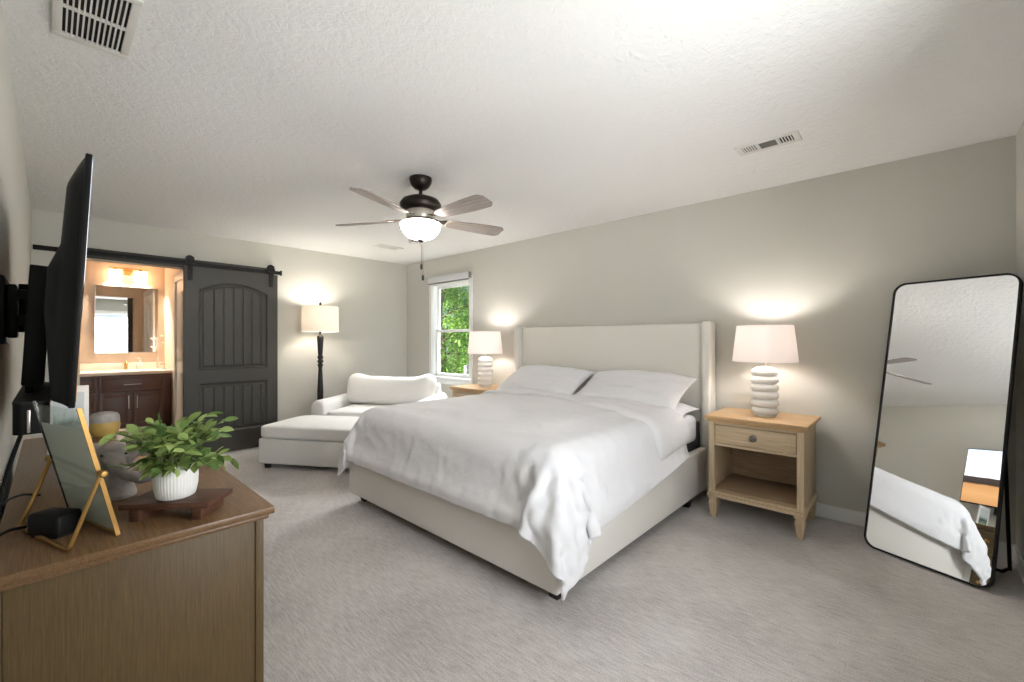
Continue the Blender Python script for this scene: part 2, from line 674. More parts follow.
def window(name, loc, rz, cols, hw, z0, z1, label):
    w = struct(empty(name, loc, rz))
    w['label'] = label
    c = .06
    b = MB()
    b.box((-hw - c, -.02, z0), (-hw, -.001, z1 + c), .004); b.box((hw, -.02, z0), (hw + c, -.001, z1 + c), .004)
    b.box((-hw, -.02, z1), (hw, -.001, z1 + c), .004)
    b.build('window_casing', 'trim', w)
    b = MB(); b.box((-hw - c - .015, -.045, z0 - .03), (hw + c + .015, -.001, z0), .005); b.box((-hw, -.001, z0 - .03), (hw, .03, z0))
    b.build('window_sill', 'trim', w)
    b = MB(); b.box((-hw - c, -.018, z0 - .1), (hw + c, -.001, z0 - .031), .004); b.build('window_apron', 'trim', w)
    b = MB()
    b.box((-hw, 0, z0), (-hw + .012, T, z1)); b.box((hw - .012, 0, z0), (hw, T, z1)); b.box((-hw, 0, z1 - .012), (hw, T, z1)); b.box((-hw, .03, z0), (hw, T + .02, z0 + .012))
    step = 2 * hw / cols
    for k in range(1, cols):
        b.box((-hw + k * step - .035, -.015, z0), (-hw + k * step + .035, T, z1), .004)
    b.build('window_frame', 'trim', w)
    zm = (z0 + z1) / 2 - .01
    for k in range(cols):
        x0, x1 = -hw + k * step + (.012 if k == 0 else .035), -hw + (k + 1) * step - (.012 if k == cols - 1 else .035)
        for nm, a0, a1, y0 in (('upper_sash', zm - .015, z1 - .012, .075), ('lower_sash', z0 + .012, zm + .02, .042)):
            b = MB()
            r = .036
            b.box((x0, y0, a0), (x0 + r, y0 + .03, a1), .003); b.box((x1 - r, y0, a0), (x1, y0 + .03, a1), .003)
            b.box((x0 + r, y0, a0), (x1 - r, y0 + .03, a0 + .036), .003); b.box((x0 + r, y0, a1 - .036), (x1 - r, y0 + .03, a1), .003)
            s = b.build(nm, 'trim', w)
            b = MB(); b.box((x0 + r - .004, y0 + .013, a0 + .03), (x1 - r + .004, y0 + .017, a1 - .03)); b.build('window_pane', 'glass', s, smooth=0)
    return w


window('window_1', (XR, W1C, 0), R(-90), 1, W1H, W1B, W1T, 'white double-hung window in the bed wall looking out on green trees')
window('window_2', (W2C, YN, 0), R(180), 1, W2H, W2B, W2T, 'white double-hung window in the near wall, seen only in reflections')

# ------------------------------------------------------------------ barn door and its track
DX0, DX1, DZ0, DZ1 = .965, 1.888, .012, 2.06
DW, DH = DX1 - DX0, DZ1 - DZ0
d1 = struct(empty('door_1', (DX0, 5.655, DZ0)))
tag(d1, 'charcoal sliding barn door with arched plank panel beside the bathroom opening', 'door')


def door_depth(x, z):
    """recess depth of the door face at x, z (metres from the lower left corner)"""
    def panel(xl, xr, zb, zt, arch=0.0):
        xm = (xl + xr) / 2
        hwid = (xr - xl) / 2
        top = zt + arch * (1 - ((x - xm) / hwid) ** 2) if abs(x - xm) <= hwid else zt
        return min(x - xl, xr - x, z - zb, top - z)
    for p in ((.135, DW - .115, .93, 1.80, .10), (.135, DW - .115, .23, .78, 0)):
        dd = panel(*p)
        if dd > 0:
            if dd < .012:
                return -.012 * dd / .012
            if dd < .03:
                return -.012
            if dd < .045:
                return -.012 + .007 * (dd - .03) / .015
            g = (x - .135 - .045) % .0925
            g = min(g, .0925 - g)
            return -.005 - (.006 if g < .004 else 0)
    return 0.0


b = MB()
NX, NZ = 170, 300
V = [[b.bm.verts.new((DW * i / NX, -.0 - door_depth(DW * i / NX, DH * j / NZ), DH * j / NZ)) for j in range(NZ + 1)] for i in range(NX + 1)]
for i in range(NX):
    for j in range(NZ):
        b.bm.faces.new((V[i][j], V[i + 1][j], V[i + 1][j + 1], V[i][j + 1]))
Bk = [b.bm.verts.new((x, .035, z)) for x, z in ((0, 0), (DW, 0), (DW, DH), (0, DH))]
b.bm.faces.new(Bk[::-1])
b.bm.faces.new([V[i][0] for i in range(NX, -1, -1)] + [Bk[0], Bk[1]])
b.bm.faces.new([V[i][NZ] for i in range(NX + 1)] + [Bk[2], Bk[3]])
b.bm.faces.new([V[0][j] for j in range(NZ + 1)] + [Bk[3], Bk[0]])
b.bm.faces.new([V[NX][j] for j in range(NZ, -1, -1)] + [Bk[1], Bk[2]])
b.build('door_panel', 'doorpaint', d1, smooth=20)
for x in (.055, DW - .075):
    b = MB()
    b.box((x - .022, -.012, DH - .15), (x + .022, -.0005, DH + .04), .003)
    b.prism([(x - .045, DH + .03), (x + .045, DH + .03), (x + .03, DH + .105), (x - .03, DH + .105)], -.022, -.004, 'XZ')
    h = b.build('hanger_strap', 'blackm', d1)
    b = MB(); b.lathe([(.0, -.012), (.036, -.012), (.036, -.006), (.028, -.004), (.028, .004), (.036, .006), (.036, .012), (0, .012)], 28, (x, .012, DH + .085), axis=(0, 1, 0))
    b.build('roller_wheel', 'blackm', h)
    b = MB()
    for z in (DH - .12, DH - .05):
        b.lathe([(.011, 0), (.011, .005), (.006, .009), (0, .009)], 12, (x, -.012, z), axis=(0, -1, 0))
    b.build('strap_bolt', 'bronze', h)

tr = thing('barn_door_track', 'long flat black sliding-door track above the bathroom opening', 'door track', (0, 5.66, 2.09))
b = MB(); b.box((XL + .01, -.001, -.022), (1.935, .008, .022), .002); b.build('track_bar', 'blackm', tr)
b = MB(); b.box((OX0 - .06, .02, -.045), (1.86, .0595, .05), .003); b.build('header_board', 'doorpaint', tr)
for x in (.05, .5, .95, 1.4, 1.8):
    b = MB()
    b.lathe([(.012, 0), (.012, .058)], 14, (x, .001, 0), axis=(0, 1, 0))
    b.lathe([(.015, 0), (.015, .006), (.008, .01), (0, .01)], 14, (x, 0, 0), axis=(0, -1, 0))
    b.build('track_bolt', 'bronze', tr)
b = MB(); b.box((1.915, -.03, -.03), (1.932, 0, .03), .004); b.build('track_stop', 'blackm', tr)

# ------------------------------------------------------------------ ceiling vents and smoke detector
v = thing('ceiling_vent', 'large white return-air vent with dark slots near the left wall', 'vent', (.112, 2.165, H))


def vent_frame(b, hx, hy, ix, iy, d=.012):
    for lo, hi in (((-hx, -hy, -d), (hx, -iy, -.0005)), ((-hx, iy, -d), (hx, hy, -.0005)), ((-hx, -iy, -d), (-ix, iy, -.0005)), ((ix, -iy, -d), (hx, iy, -.0005))):
        b.box(lo, hi, .002)


b = MB(); vent_frame(b, .108, .225, .082, .19); b.box((-.085, -.006, -.012), (.085, .006, -.0005)); b.build('vent_frame', 'ventw', v)
b = MB(); b.box((-.085, -.19, -.003), (.085, .19, -.0008)); b.build('dark_opening', 'slot', v, smooth=0)
for k in range(13):
    x = -.085 + .17 * k / 12
    b = MB()
    for y0, y1 in ((-.19, -.006), (.006, .19)):
        b.box((x - .0025, y0, -.011), (x + .0025, y1, -.003))
    b.build('slat', 'ventw', v, smooth=0)

v = thing('ceiling_vent', 'white supply vent with three louvre groups over the right nightstand', 'vent', (2.915, .625, H))
b = MB(); vent_frame(b, .072, .165, .045, .132, .008)
for y in (-.055, .045):
    b.box((-.045, y - .006, -.008), (.045, y + .006, -.0005))
b.build('vent_frame', 'ventw', v)
b = MB(); b.box((-.045, -.132, -.003), (.045, .132, -.0008)); b.build('dark_opening', 'slot', v, smooth=0)
b = MB()
for k in range(5):
    y = -.125 + k * .0145
    b.box((-.045, y, -.007), (.045, y + .005, -.003))
b.build('louvre_group', 'ventw', v, smooth=0)
b = MB()
for k in range(7):
    x = -.04 + k * .0125
    b.box((x, -.049, -.007), (x + .0055, .039, -.003))
b.build('louvre_group', 'ventg', v, smooth=0)
b = MB()
for k in range(6):
    y = .053 + k * .0135
    b.box((-.045, y, -.007), (.045, y + .0075, -.003))
b.build('louvre_group', 'ventw', v, smooth=0)

v = thing('ceiling_vent', 'small white vent on the ceiling near the far corner', 'vent', (2.89, 4.80, H))
b = MB(); vent_frame(b, .165, .09, .12, .05, .008); b.build('vent_frame', 'ventw', v)
b = MB(); b.box((-.12, -.05, -.003), (.12, .05, -.0008)); b.build('dark_opening', 'ventg', v, smooth=0)
for k in range(6):
    b = MB(); b.box((-.12, -.045 + k * .0165, -.007), (.12, -.038 + k * .0165, -.003)); b.build('slat', 'ventw', v, smooth=0)

v = thing('smoke_detector', 'small round white smoke detector on the ceiling behind the fan light', 'smoke detector', (2.86, 4.21, H))
b = MB(); b.lathe([(0, -.045), (.035, -.045), (.055, -.036), (.062, -.02), (.066, -.001)], 28); b.build('detector_body', 'white_pl', v)
b = MB(); b.lathe([(.046, -.0435), (.05, -.043), (.05, -.039), (.046, -.0415)], 28, close=False); b.build('sensor_slot', 'ventg', v)

# ------------------------------------------------------------------ outside the windows
b = MB(); b.box((-20, -25, -.3), (30, 30, -.12)); b.build('ground', 'lawn', smooth=0, kind='structure')
rnd = random.Random(5)


def leaf(bm, c, d, nrm, L, Wd):
    """folded leaf: two triangles each side of the midrib"""
    d = d.normalized()
    s = d.cross(nrm)
    if s.length < 1e-4:
        s = d.orthogonal()
    s.normalize()
    n = s.cross(d)
    p0 = bm.verts.new(c)
    p1 = bm.verts.new(c + d * L * .5 + n * L * .03)
    p2 = bm.verts.new(c + d * L - n * L * .08)
    a1 = bm.verts.new(c + d * L * .42 + s * Wd / 2 + n * Wd * .18)
    a2 = bm.verts.new(c + d * L * .42 - s * Wd / 2 + n * Wd * .18)
    bm.faces.new((p0, a1, p1)); bm.faces.new((a1, p2, p1)); bm.faces.new((p0, p1, a2)); bm.faces.new((a2, p1, p2))


def tree(label, loc, h, rx, rz_, n, lm, L, low=.2):
    t = thing('leafy_tree', label, 'tree', loc, 0, 'trees outside the window')
    b = MB()
    b.tube([(0, 0, -.2), (.03, 0, h * .3), (-.05, .04, h * .6), (0, 0, h * .85)], [.11, .09, .06, .03], 10)
    for k in range(9):
        a = 2.4 * k
        z = h * (.25 + .06 * k)
        b.tube([(0, 0, z), (rx * .4 * math.cos(a), rx * .4 * math.sin(a), z + .25), (rx * .8 * math.cos(a), rx * .8 * math.sin(a), z + .35)], [.035, .022, .01], 7)
    b.build('trunk', 'bark', t)
    b = MB()
    cl = []
    for k in range(46):
        a, u = rnd.uniform(0, 2 * PI), rnd.uniform(low, 1)
        r = rx * math.sqrt(max(.05, 1 - (2 * u - 1) ** 2 * .8)) * rnd.uniform(.45, 1)
        cl.append(Vector((r * math.cos(a), r * math.sin(a), h * u)))
    for k in range(n):
        c = rnd.choice(cl)
        q = Vector((rnd.gauss(0, 1), rnd.gauss(0, 1), rnd.gauss(0, .8)))
        p = c + q * .24
        leaf(b.bm, p, (q.normalized() + Vector((rnd.uniform(-.7, .7), rnd.uniform(-.7, .7), -.35))), Vector((rnd.uniform(-.5, .5), rnd.uniform(-.5, .5), 1)), L * rnd.uniform(.7, 1.3), L * .55)
    b.build('foliage', lm, t, smooth=0)


tree('bright green tree nearest the window beside the bed', (7.0, 9.0, -.12), 3.6, .95, 1, 8000, 'treeleaf', .10, .12)
tree('deep green tree standing between the bright tree and the tall back tree', (9.9, 11.9, -.12), 4.8, 1.35, 1, 8000, 'treeleaf2', .13, .08)
tree('tall green tree filling the back of the window view', (13.2, 17.2, -.12), 7.5, 2.9, 1, 12000, 'treeleaf', .2, .05)
pc = thing('patio_chair', 'grey slatted patio chair outside, low in the window view', 'chair', (5.5, 6.68, -.12), R(-140))
b = MB(); b.box((-.3, -.28, .36), (.3, .28, .41), .01); b.build('seat', 'siding', pc)
b = MB()
for z in (.5, .62, .74, .84):
    b.box((-.3, .26, z), (.3, .29, z + .07), .008)
b.build('backrest', 'siding', pc)
b = MB(); cushion(b, (-.27, -.26, .41), (.27, .25, .52)); b.build('seat_cushion', 'matt', pc)
for sx in (-1, 1):
    for sy in (-1, 1):
        b = MB(); b.box((sx * .29 - .025, sy * .27 - .025, 0), (sx * .29 + .025, sy * .27 + .025, .36 if sy < 0 else .91), .005); b.build('leg', 'siding', pc)
# ------------------------------------------------------------------ bed
BX, BYR, BYL, RX = 1.60, 1.20, 3.24, 3.60     # foot, right side, left side, front of the headboard wings
bed = thing('bed_frame', 'king bed frame upholstered in cream linen with a winged headboard', 'bed', (2.6, 2.2, 0))


def W(p):
    return (p[0] - 2.6, p[1] - 2.2, p[2])


b = MB(); b.box(W((3.665, 1.24, .10)), W((3.745, 3.25, 1.41)), .02, 3); b.build('headboard_panel', 'head', bed)
for y0, y1 in ((1.176, 1.246), (3.252, 3.322)):
    b = MB(); b.box(W((3.60, y0, .06)), W((3.748, y1, 1.422)), .018, 3); b.build('headboard_wing', 'head', bed)
b = MB(); b.box(W((BX, BYR, .070)), W((BX + .06, BYL, .40)), .014, 3); b.build('foot_rail', 'linen', bed)
for y0 in (BYR, BYL - .06):
    b = MB(); b.box(W((BX + .062, y0, .070)), W((3.595, y0 + .06, .40)), .012, 3); b.build('side_rail', 'linen', bed)
b = MB()
for k in range(14):
    x = BX + .13 + k * .132
    b.box(W((x, BYR + .061, .30)), W((x + .08, BYL - .061, .325)), .004)
b.build('mattress_slats', 'oak', bed)
for x, y in ((BX + .10, BYR + .08), (BX + .10, BYL - .08), (3.3, BYR + .05), (3.3, BYL - .05), (2.45, 2.2)):
    b = MB(); b.frustum(W((x, y, .0)), (.05, .05), W((x, y, .0695)), (.07, .07))
    if y == 2.2:
        b.box(W((x - .03, y - .03, .0695)), W((x + .03, y + .03, .299)))
    b.build('leg', 'foot', bed)

mt = thing('mattress', 'charcoal-sided mattress in the cream bed, white sheet over it', 'mattress', (2.6, 2.2, 0))
b = MB(); b.box(W((1.68, 1.268, .327)), W((3.655, 3.172, .60)), .03, 3); b.build('mattress_body', 'matt', mt)
b = MB(); b.box(W((1.672, 1.258, .44)), W((3.56, 3.182, .665)), .05, 4); b.build('fitted_sheet', 'sheet', mt)

dv = thing('duvet', 'white cotton duvet spread over the bed and hanging past its foot', 'duvet', (2.6, 2.2, 0))
# draped cloth surface in millimetres: each row runs from the right side of the bed to the left, rows go from the pillows to the foot
DNV = 54
DUVET_MM = (
    3140,1166,419,3140,1189,464,3140,1199,515,3140,1206,566,3140,1211,617,3140,1233,664,3140,1268,701,3140,1315,723,3140,1366,727,3140,1418,727,3140,1469,728,3140,1519,739,3140,1570,746,3140,1622,750,3140,1673,752,3140,1724,752,3140,1776,751,3140,1827,750,3140,1879,749,3140,1930,749,3140,1981,748,3140,2033,745,3140,2084,742,3140,2136,740,3140,2187,740,3140,2238,742,3140,2290,745,3140,2341,747,3140,2393,748,3140,2444,750,3140,2495,752,3140,2547,753,3140,2598,753,3140,2650,752,3140,2701,750,3140,2753,748,3140,2804,747,3140,2855,745,3140,2907,742,3140,2958,736,3140,3009,730,3140,3061,727,3140,3112,725,3140,3161,709,3140,3199,675,3140,3224,630,3140,3236,580,3140,3247,530,3140,3260,480,3139,3275,431,3139,3288,381,3139,3288,330,3139,3288,278,3139,3288,227,
    3096,1163,416,3096,1188,461,3096,1198,511,3096,1205,562,3096,1211,613,3096,1230,661,3096,1265,699,3096,1311,722,3096,1362,727,3096,1414,727,3096,1465,729,3096,1516,739,3096,1566,748,3096,1618,752,3096,1669,754,3096,1721,755,3096,1772,754,3096,1823,753,3096,1875,752,3096,1926,752,3096,1978,751,3096,2029,749,3096,2080,746,3096,2132,744,3096,2183,744,3096,2235,746,3096,2286,748,3096,2337,749,3096,2389,750,3096,2440,751,3096,2492,752,3096,2543,752,3096,2594,751,3096,2646,748,3096,2697,747,3096,2749,745,3096,2800,744,3096,2851,742,3096,2903,740,3096,2954,734,3096,3005,729,3096,3057,727,3096,3108,725,3096,3157,710,3096,3197,678,3096,3223,634,3096,3235,584,3096,3246,533,3096,3258,483,3095,3274,434,3095,3288,385,3095,3288,334,3095,3288,282,3095,3287,231,
    3052,1161,413,3052,1187,457,3052,1198,507,3052,1205,558,3052,1211,610,3052,1228,658,3052,1262,696,3052,1308,720,3052,1358,727,3052,1410,727,3052,1461,729,3052,1512,739,3052,1562,749,3052,1614,752,3052,1665,754,3052,1717,754,3052,1768,754,3052,1819,753,3052,1871,752,3052,1922,751,3052,1974,750,3052,2025,750,3052,2077,749,3052,2128,749,3052,2179,748,3052,2231,749,3052,2282,751,3052,2334,752,3052,2385,753,3052,2436,753,3052,2488,752,3052,2539,751,3052,2591,748,3052,2642,746,3052,2693,745,3052,2745,744,3052,2796,742,3052,2848,740,3052,2899,738,3052,2950,732,3052,3001,727,3052,3053,727,3052,3104,726,3052,3153,712,3052,3195,681,3052,3221,637,3052,3234,587,3052,3244,537,3052,3257,487,3051,3272,438,3051,3288,389,3051,3287,337,3051,3287,286,3051,3287,235,
    3008,1159,410,3008,1185,454,3008,1197,504,3008,1205,555,3008,1210,606,3008,1226,655,3008,1260,694,3008,1304,719,3008,1355,727,3008,1406,727,3008,1457,729,3008,1508,739,3008,1559,748,3008,1610,750,3008,1661,751,3008,1713,752,3008,1764,753,3008,1816,752,3008,1867,750,3008,1918,749,3008,1970,749,3008,2021,750,3008,2073,751,3008,2124,752,3008,2175,752,3008,2227,752,3008,2278,753,3008,2330,754,3008,2381,755,3008,2433,755,3008,2484,754,3008,2535,751,3008,2587,748,3008,2638,745,3008,2690,744,3008,2741,743,3008,2792,741,3008,2844,739,3008,2895,738,3008,2946,732,3008,2997,727,3008,3049,727,3008,3100,726,3008,3150,713,3008,3192,684,3008,3220,641,3008,3233,591,3008,3244,541,3008,3256,491,3007,3271,442,3007,3287,393,3007,3287,341,3007,3287,290,3007,3288,239,
    2964,1156,406,2964,1183,450,2964,1197,500,2964,1204,551,2964,1209,602,2964,1224,651,2964,1257,691,2964,1300,718,2964,1351,727,2964,1402,727,2964,1454,729,2964,1504,738,2964,1555,748,2964,1606,750,2964,1658,750,2964,1709,751,2964,1760,751,2964,1812,751,2964,1863,749,2964,1915,749,2964,1966,749,2964,2017,750,2964,2069,752,2964,2120,754,2964,2172,754,2964,2223,754,2964,2274,755,2964,2326,756,2964,2377,757,2964,2429,757,2964,2480,756,2964,2531,753,2964,2583,749,2964,2634,746,2964,2686,744,2964,2737,742,2964,2789,741,2964,2840,739,2964,2891,738,2964,2943,734,2964,2994,728,2964,3045,727,2964,3096,726,2964,3146,715,2964,3189,687,2964,3218,644,2964,3232,595,2964,3243,545,2964,3255,495,2963,3269,445,2963,3286,397,2963,3288,345,2963,3287,294,2963,3287,242,
    2920,1154,403,2920,1181,447,2920,1195,496,2920,1204,547,2920,1209,598,2920,1223,648,2920,1253,689,2920,1297,716,2920,1347,727,2920,1398,727,2920,1450,728,2920,1501,736,2920,1551,747,2920,1602,747,2920,1654,748,2920,1705,749,2920,1757,750,2920,1808,750,2920,1859,749,2920,1911,749,2920,1962,750,2920,2014,753,2920,2065,755,2920,2116,756,2920,2168,756,2920,2219,756,2920,2271,756,2920,2322,757,2920,2373,757,2920,2425,757,2920,2476,756,2920,2528,754,2920,2579,750,2920,2630,747,2920,2682,744,2920,2733,743,2920,2785,741,2920,2836,740,2920,2888,739,2920,2939,734,2920,2990,728,2920,3041,727,2920,3093,727,2920,3143,716,2920,3186,689,2920,3217,648,2920,3232,599,2920,3242,549,2919,3254,498,2919,3268,449,2919,3285,401,2919,3288,349,2919,3289,298,2919,3289,246,
    2876,1153,399,2876,1179,443,2876,1193,493,2876,1202,543,2876,1209,595,2876,1222,644,2876,1250,687,2876,1293,715,2876,1343,726,2876,1395,727,2876,1446,727,2876,1497,735,2876,1547,746,2876,1598,746,2876,1650,747,2876,1701,748,2876,1753,749,2876,1804,750,2876,1855,750,2876,1907,751,2876,1958,753,2876,2010,755,2876,2061,757,2876,2113,757,2876,2164,757,2876,2215,756,2876,2267,756,2876,2318,756,2876,2370,755,2876,2421,755,2876,2472,754,2876,2524,753,2876,2575,750,2876,2627,747,2876,2678,745,2876,2729,743,2876,2781,741,2876,2832,739,2876,2884,738,2876,2935,735,2876,2986,728,2876,3037,727,2876,3089,727,2876,3139,717,2876,3183,692,2876,3215,652,2876,3231,603,2876,3241,552,2876,3252,502,2875,3267,453,2875,3284,404,2875,3288,353,2875,3288,302,2875,3288,250,
    2832,1152,395,2832,1177,440,2831,1191,489,2832,1201,540,2832,1208,591,2832,1220,641,2832,1248,684,2832,1290,713,2832,1340,726,2832,1391,727,2832,1442,727,2832,1493,734,2832,1543,747,2832,1595,746,2832,1646,746,2832,1697,747,2832,1749,749,2832,1800,751,2832,1852,752,2832,1903,754,2832,1954,756,2832,2006,759,2832,2057,760,2832,2109,760,2832,2160,758,2832,2212,756,2832,2263,756,2832,2314,755,2832,2366,754,2832,2417,754,2832,2469,754,2832,2520,753,2832,2571,751,2832,2623,748,2832,2674,746,2832,2726,743,2832,2777,741,2832,2828,740,2832,2880,739,2832,2931,736,2832,2982,729,2832,3033,727,2832,3085,727,2832,3135,719,2832,3180,694,2832,3214,655,2832,3230,606,2832,3240,556,2831,3251,506,2831,3265,456,2831,3283,408,2831,3288,357,2831,3288,306,2831,3288,254,
    2788,1151,391,2788,1175,437,2787,1190,486,2787,1200,536,2788,1208,587,2788,1219,637,2788,1246,681,2788,1287,712,2788,1336,726,2788,1387,727,2788,1439,727,2788,1490,733,2788,1539,746,2788,1591,746,2788,1642,746,2788,1694,747,2788,1745,750,2788,1796,752,2788,1848,755,2788,1899,758,2788,1951,760,2788,2002,762,2788,2053,762,2788,2105,762,2788,2156,760,2788,2208,758,2788,2259,757,2788,2310,755,2788,2362,754,2788,2413,754,2788,2465,754,2788,2516,754,2788,2568,753,2788,2619,751,2788,2670,748,2788,2722,745,2788,2773,743,2788,2825,741,2788,2876,741,2788,2927,738,2788,2978,730,2788,3029,727,2788,3081,727,2788,3132,721,2788,3177,696,2788,3212,658,2788,3229,610,2788,3239,560,2787,3250,509,2787,3264,460,2787,3282,412,2787,3288,361,2787,3288,310,2787,3288,258,
    2744,1150,387,2743,1173,433,2743,1189,482,2743,1200,532,2743,1207,583,2744,1217,634,2744,1243,678,2744,1283,710,2744,1332,725,2744,1383,727,2744,1435,727,2744,1486,733,2744,1536,747,2744,1587,746,2744,1638,746,2744,1690,747,2744,1741,749,2744,1793,753,2744,1844,757,2744,1895,760,2744,1947,762,2744,1998,763,2744,2050,764,2744,2101,763,2744,2152,762,2744,2204,761,2744,2255,759,2744,2307,757,2744,2358,756,2744,2409,756,2744,2461,756,2744,2512,757,2744,2564,757,2744,2615,756,2744,2666,753,2744,2718,748,2744,2769,746,2744,2821,744,2744,2872,743,2744,2923,740,2744,2974,732,2744,3025,727,2744,3077,727,2744,3128,722,2744,3174,699,2744,3209,662,2744,3229,614,2744,3237,563,2743,3249,513,2743,3262,464,2743,3280,415,2743,3287,365,2743,3288,313,2743,3288,262,
    2700,1150,383,2699,1171,430,2699,1189,478,2699,1199,528,2699,1207,579,2700,1216,630,2700,1241,675,2700,1279,709,2700,1328,725,2700,1380,727,2700,1431,727,2700,1482,733,2700,1532,747,2700,1583,747,2700,1634,746,2700,1686,746,2700,1737,748,2700,1789,752,2700,1840,757,2700,1892,760,2700,1943,762,2700,1994,763,2700,2046,764,2700,2097,763,2700,2149,763,2700,2200,762,2700,2251,760,2700,2303,759,2700,2354,758,2700,2406,759,2700,2457,760,2700,2508,761,2700,2560,761,2700,2611,759,2700,2663,756,2700,2714,751,2700,2765,748,2700,2817,746,2700,2868,744,2700,2920,741,2700,2970,733,2700,3022,727,2700,3073,727,2700,3124,723,2700,3171,701,2700,3207,665,2700,3228,618,2700,3237,567,2699,3247,517,2699,3261,467,2699,3278,419,2699,3287,369,2699,3287,317,2699,3288,266,
    2655,1150,379,2655,1169,426,2655,1188,474,2655,1200,524,2655,1206,575,2655,1214,626,2656,1238,672,2656,1276,707,2656,1325,724,2656,1376,727,2656,1427,727,2656,1478,734,2656,1528,748,2656,1579,750,2656,1631,748,2656,1682,747,2656,1733,749,2656,1785,752,2656,1836,756,2656,1888,759,2656,1939,761,2656,1990,762,2656,2042,763,2656,2093,764,2656,2145,764,2656,2196,763,2656,2248,762,2656,2299,760,2656,2350,761,2656,2402,762,2656,2453,764,2656,2505,765,2656,2556,765,2656,2607,763,2656,2659,759,2656,2710,753,2656,2762,749,2656,2813,746,2656,2864,744,2656,2916,742,2656,2966,733,2656,3018,727,2656,3069,727,2656,3120,723,2656,3168,703,2656,3204,668,2656,3227,622,2656,3235,571,2655,3246,521,2655,3259,471,2655,3276,422,2655,3289,373,2655,3288,321,2655,3288,270,
    2611,1151,375,2611,1166,423,2611,1187,470,2611,1200,520,2611,1205,571,2611,1213,623,2612,1236,669,2612,1273,704,2612,1321,723,2612,1372,727,2612,1423,728,2612,1475,734,2612,1524,747,2612,1575,752,2612,1627,750,2612,1678,749,2612,1730,750,2612,1781,754,2612,1832,757,2612,1884,760,2612,1935,761,2612,1987,762,2612,2038,763,2612,2089,764,2612,2141,765,2612,2192,765,2612,2244,763,2612,2295,761,2612,2346,761,2612,2398,763,2612,2449,765,2612,2501,767,2612,2552,767,2612,2604,766,2612,2655,761,2612,2706,756,2612,2758,750,2612,2809,747,2612,2861,744,2612,2912,742,2612,2963,734,2612,3014,728,2612,3065,727,2612,3116,724,2612,3165,706,2612,3202,671,2612,3226,626,2612,3235,575,2611,3246,525,2611,3259,475,2611,3275,426,2611,3289,377,2611,3288,325,2611,3288,274,
    2567,1152,371,2567,1164,420,2567,1184,467,2567,1198,517,2567,1206,568,2567,1212,619,2568,1234,666,2568,1270,702,2568,1317,723,2568,1368,727,2568,1420,727,2568,1471,733,2568,1521,746,2568,1571,752,2568,1623,751,2568,1674,751,2568,1726,752,2568,1777,755,2568,1829,758,2568,1880,760,2568,1931,761,2568,1983,762,2568,2034,763,2568,2086,764,2568,2137,765,2568,2188,765,2568,2240,763,2568,2291,761,2568,2343,761,2568,2394,763,2568,2445,765,2568,2497,767,2568,2548,768,2568,2600,767,2568,2651,763,2568,2702,757,2568,2754,752,2568,2805,748,2568,2857,746,2568,2908,744,2568,2959,736,2568,3010,729,2568,3061,727,2568,3113,724,2567,3161,708,2567,3200,674,2567,3225,629,2568,3235,579,2567,3246,529,2567,3258,479,2567,3274,430,2567,3289,381,2567,3288,329,2567,3288,278,
    2523,1152,367,2523,1161,417,2523,1182,464,2523,1195,514,2523,1204,564,2523,1211,615,2524,1232,663,2524,1267,700,2524,1313,722,2524,1364,727,2523,1416,727,2524,1467,732,2524,1517,744,2524,1568,751,2524,1619,752,2524,1670,752,2524,1722,753,2524,1773,755,2524,1825,757,2524,1876,759,2524,1928,759,2524,1979,759,2524,2030,759,2524,2082,760,2524,2133,762,2524,2185,763,2524,2236,762,2524,2287,760,2524,2339,760,2524,2390,761,2524,2442,763,2524,2493,765,2524,2544,767,2524,2596,767,2524,2647,764,2524,2699,760,2524,2750,754,2524,2801,751,2524,2853,748,2524,2904,746,2524,2955,737,2524,3006,730,2524,3057,727,2524,3109,725,2523,3158,710,2523,3197,677,2523,3223,633,2523,3234,583,2523,3245,532,2523,3258,482,2523,3273,433,2523,3288,384,2523,3288,333,2523,3288,281,
    2479,1151,363,2479,1160,413,2479,1180,460,2479,1193,510,2479,1203,561,2479,1211,612,2480,1229,660,2480,1264,697,2480,1310,721,2480,1361,727,2480,1412,727,2480,1463,732,2480,1513,744,2480,1564,752,2480,1615,754,2480,1667,754,2480,1718,755,2480,1769,756,2480,1821,757,2480,1872,757,2480,1924,757,2480,1975,757,2480,2026,757,2480,2078,757,2480,2129,759,2480,2181,760,2480,2232,761,2480,2284,760,2480,2335,761,2480,2386,761,2480,2438,763,2480,2489,764,2480,2541,766,2480,2592,766,2480,2643,765,2480,2695,761,2480,2746,756,2480,2798,752,2480,2849,749,2480,2900,746,2480,2951,739,2480,3002,730,2480,3053,727,2480,3105,726,2479,3154,711,2479,3195,680,2479,3222,636,2479,3234,586,2479,3244,536,2479,3257,486,2479,3272,437,2479,3288,388,2479,3288,337,2479,3288,285,
    2435,1151,359,2435,1158,410,2435,1178,457,2435,1192,506,2435,1203,557,2435,1211,608,2435,1227,657,2436,1261,695,2436,1306,720,2436,1357,727,2436,1408,727,2436,1459,733,2436,1510,744,2436,1560,755,2436,1611,757,2436,1663,758,2436,1714,758,2436,1766,759,2436,1817,759,2436,1868,759,2436,1920,758,2436,1971,757,2436,2023,756,2436,2074,757,2436,2125,758,2436,2177,760,2436,2228,761,2436,2280,762,2436,2331,763,2436,2382,764,2436,2434,765,2436,2485,766,2436,2537,766,2436,2588,766,2436,2640,764,2436,2691,760,2436,2742,756,2436,2794,752,2436,2845,749,2436,2897,747,2436,2947,740,2436,2998,731,2436,3049,727,2436,3101,726,2435,3150,713,2435,3193,683,2435,3220,640,2435,3233,590,2435,3243,540,2435,3255,490,2435,3270,441,2435,3287,392,2435,3287,341,2435,3288,289,
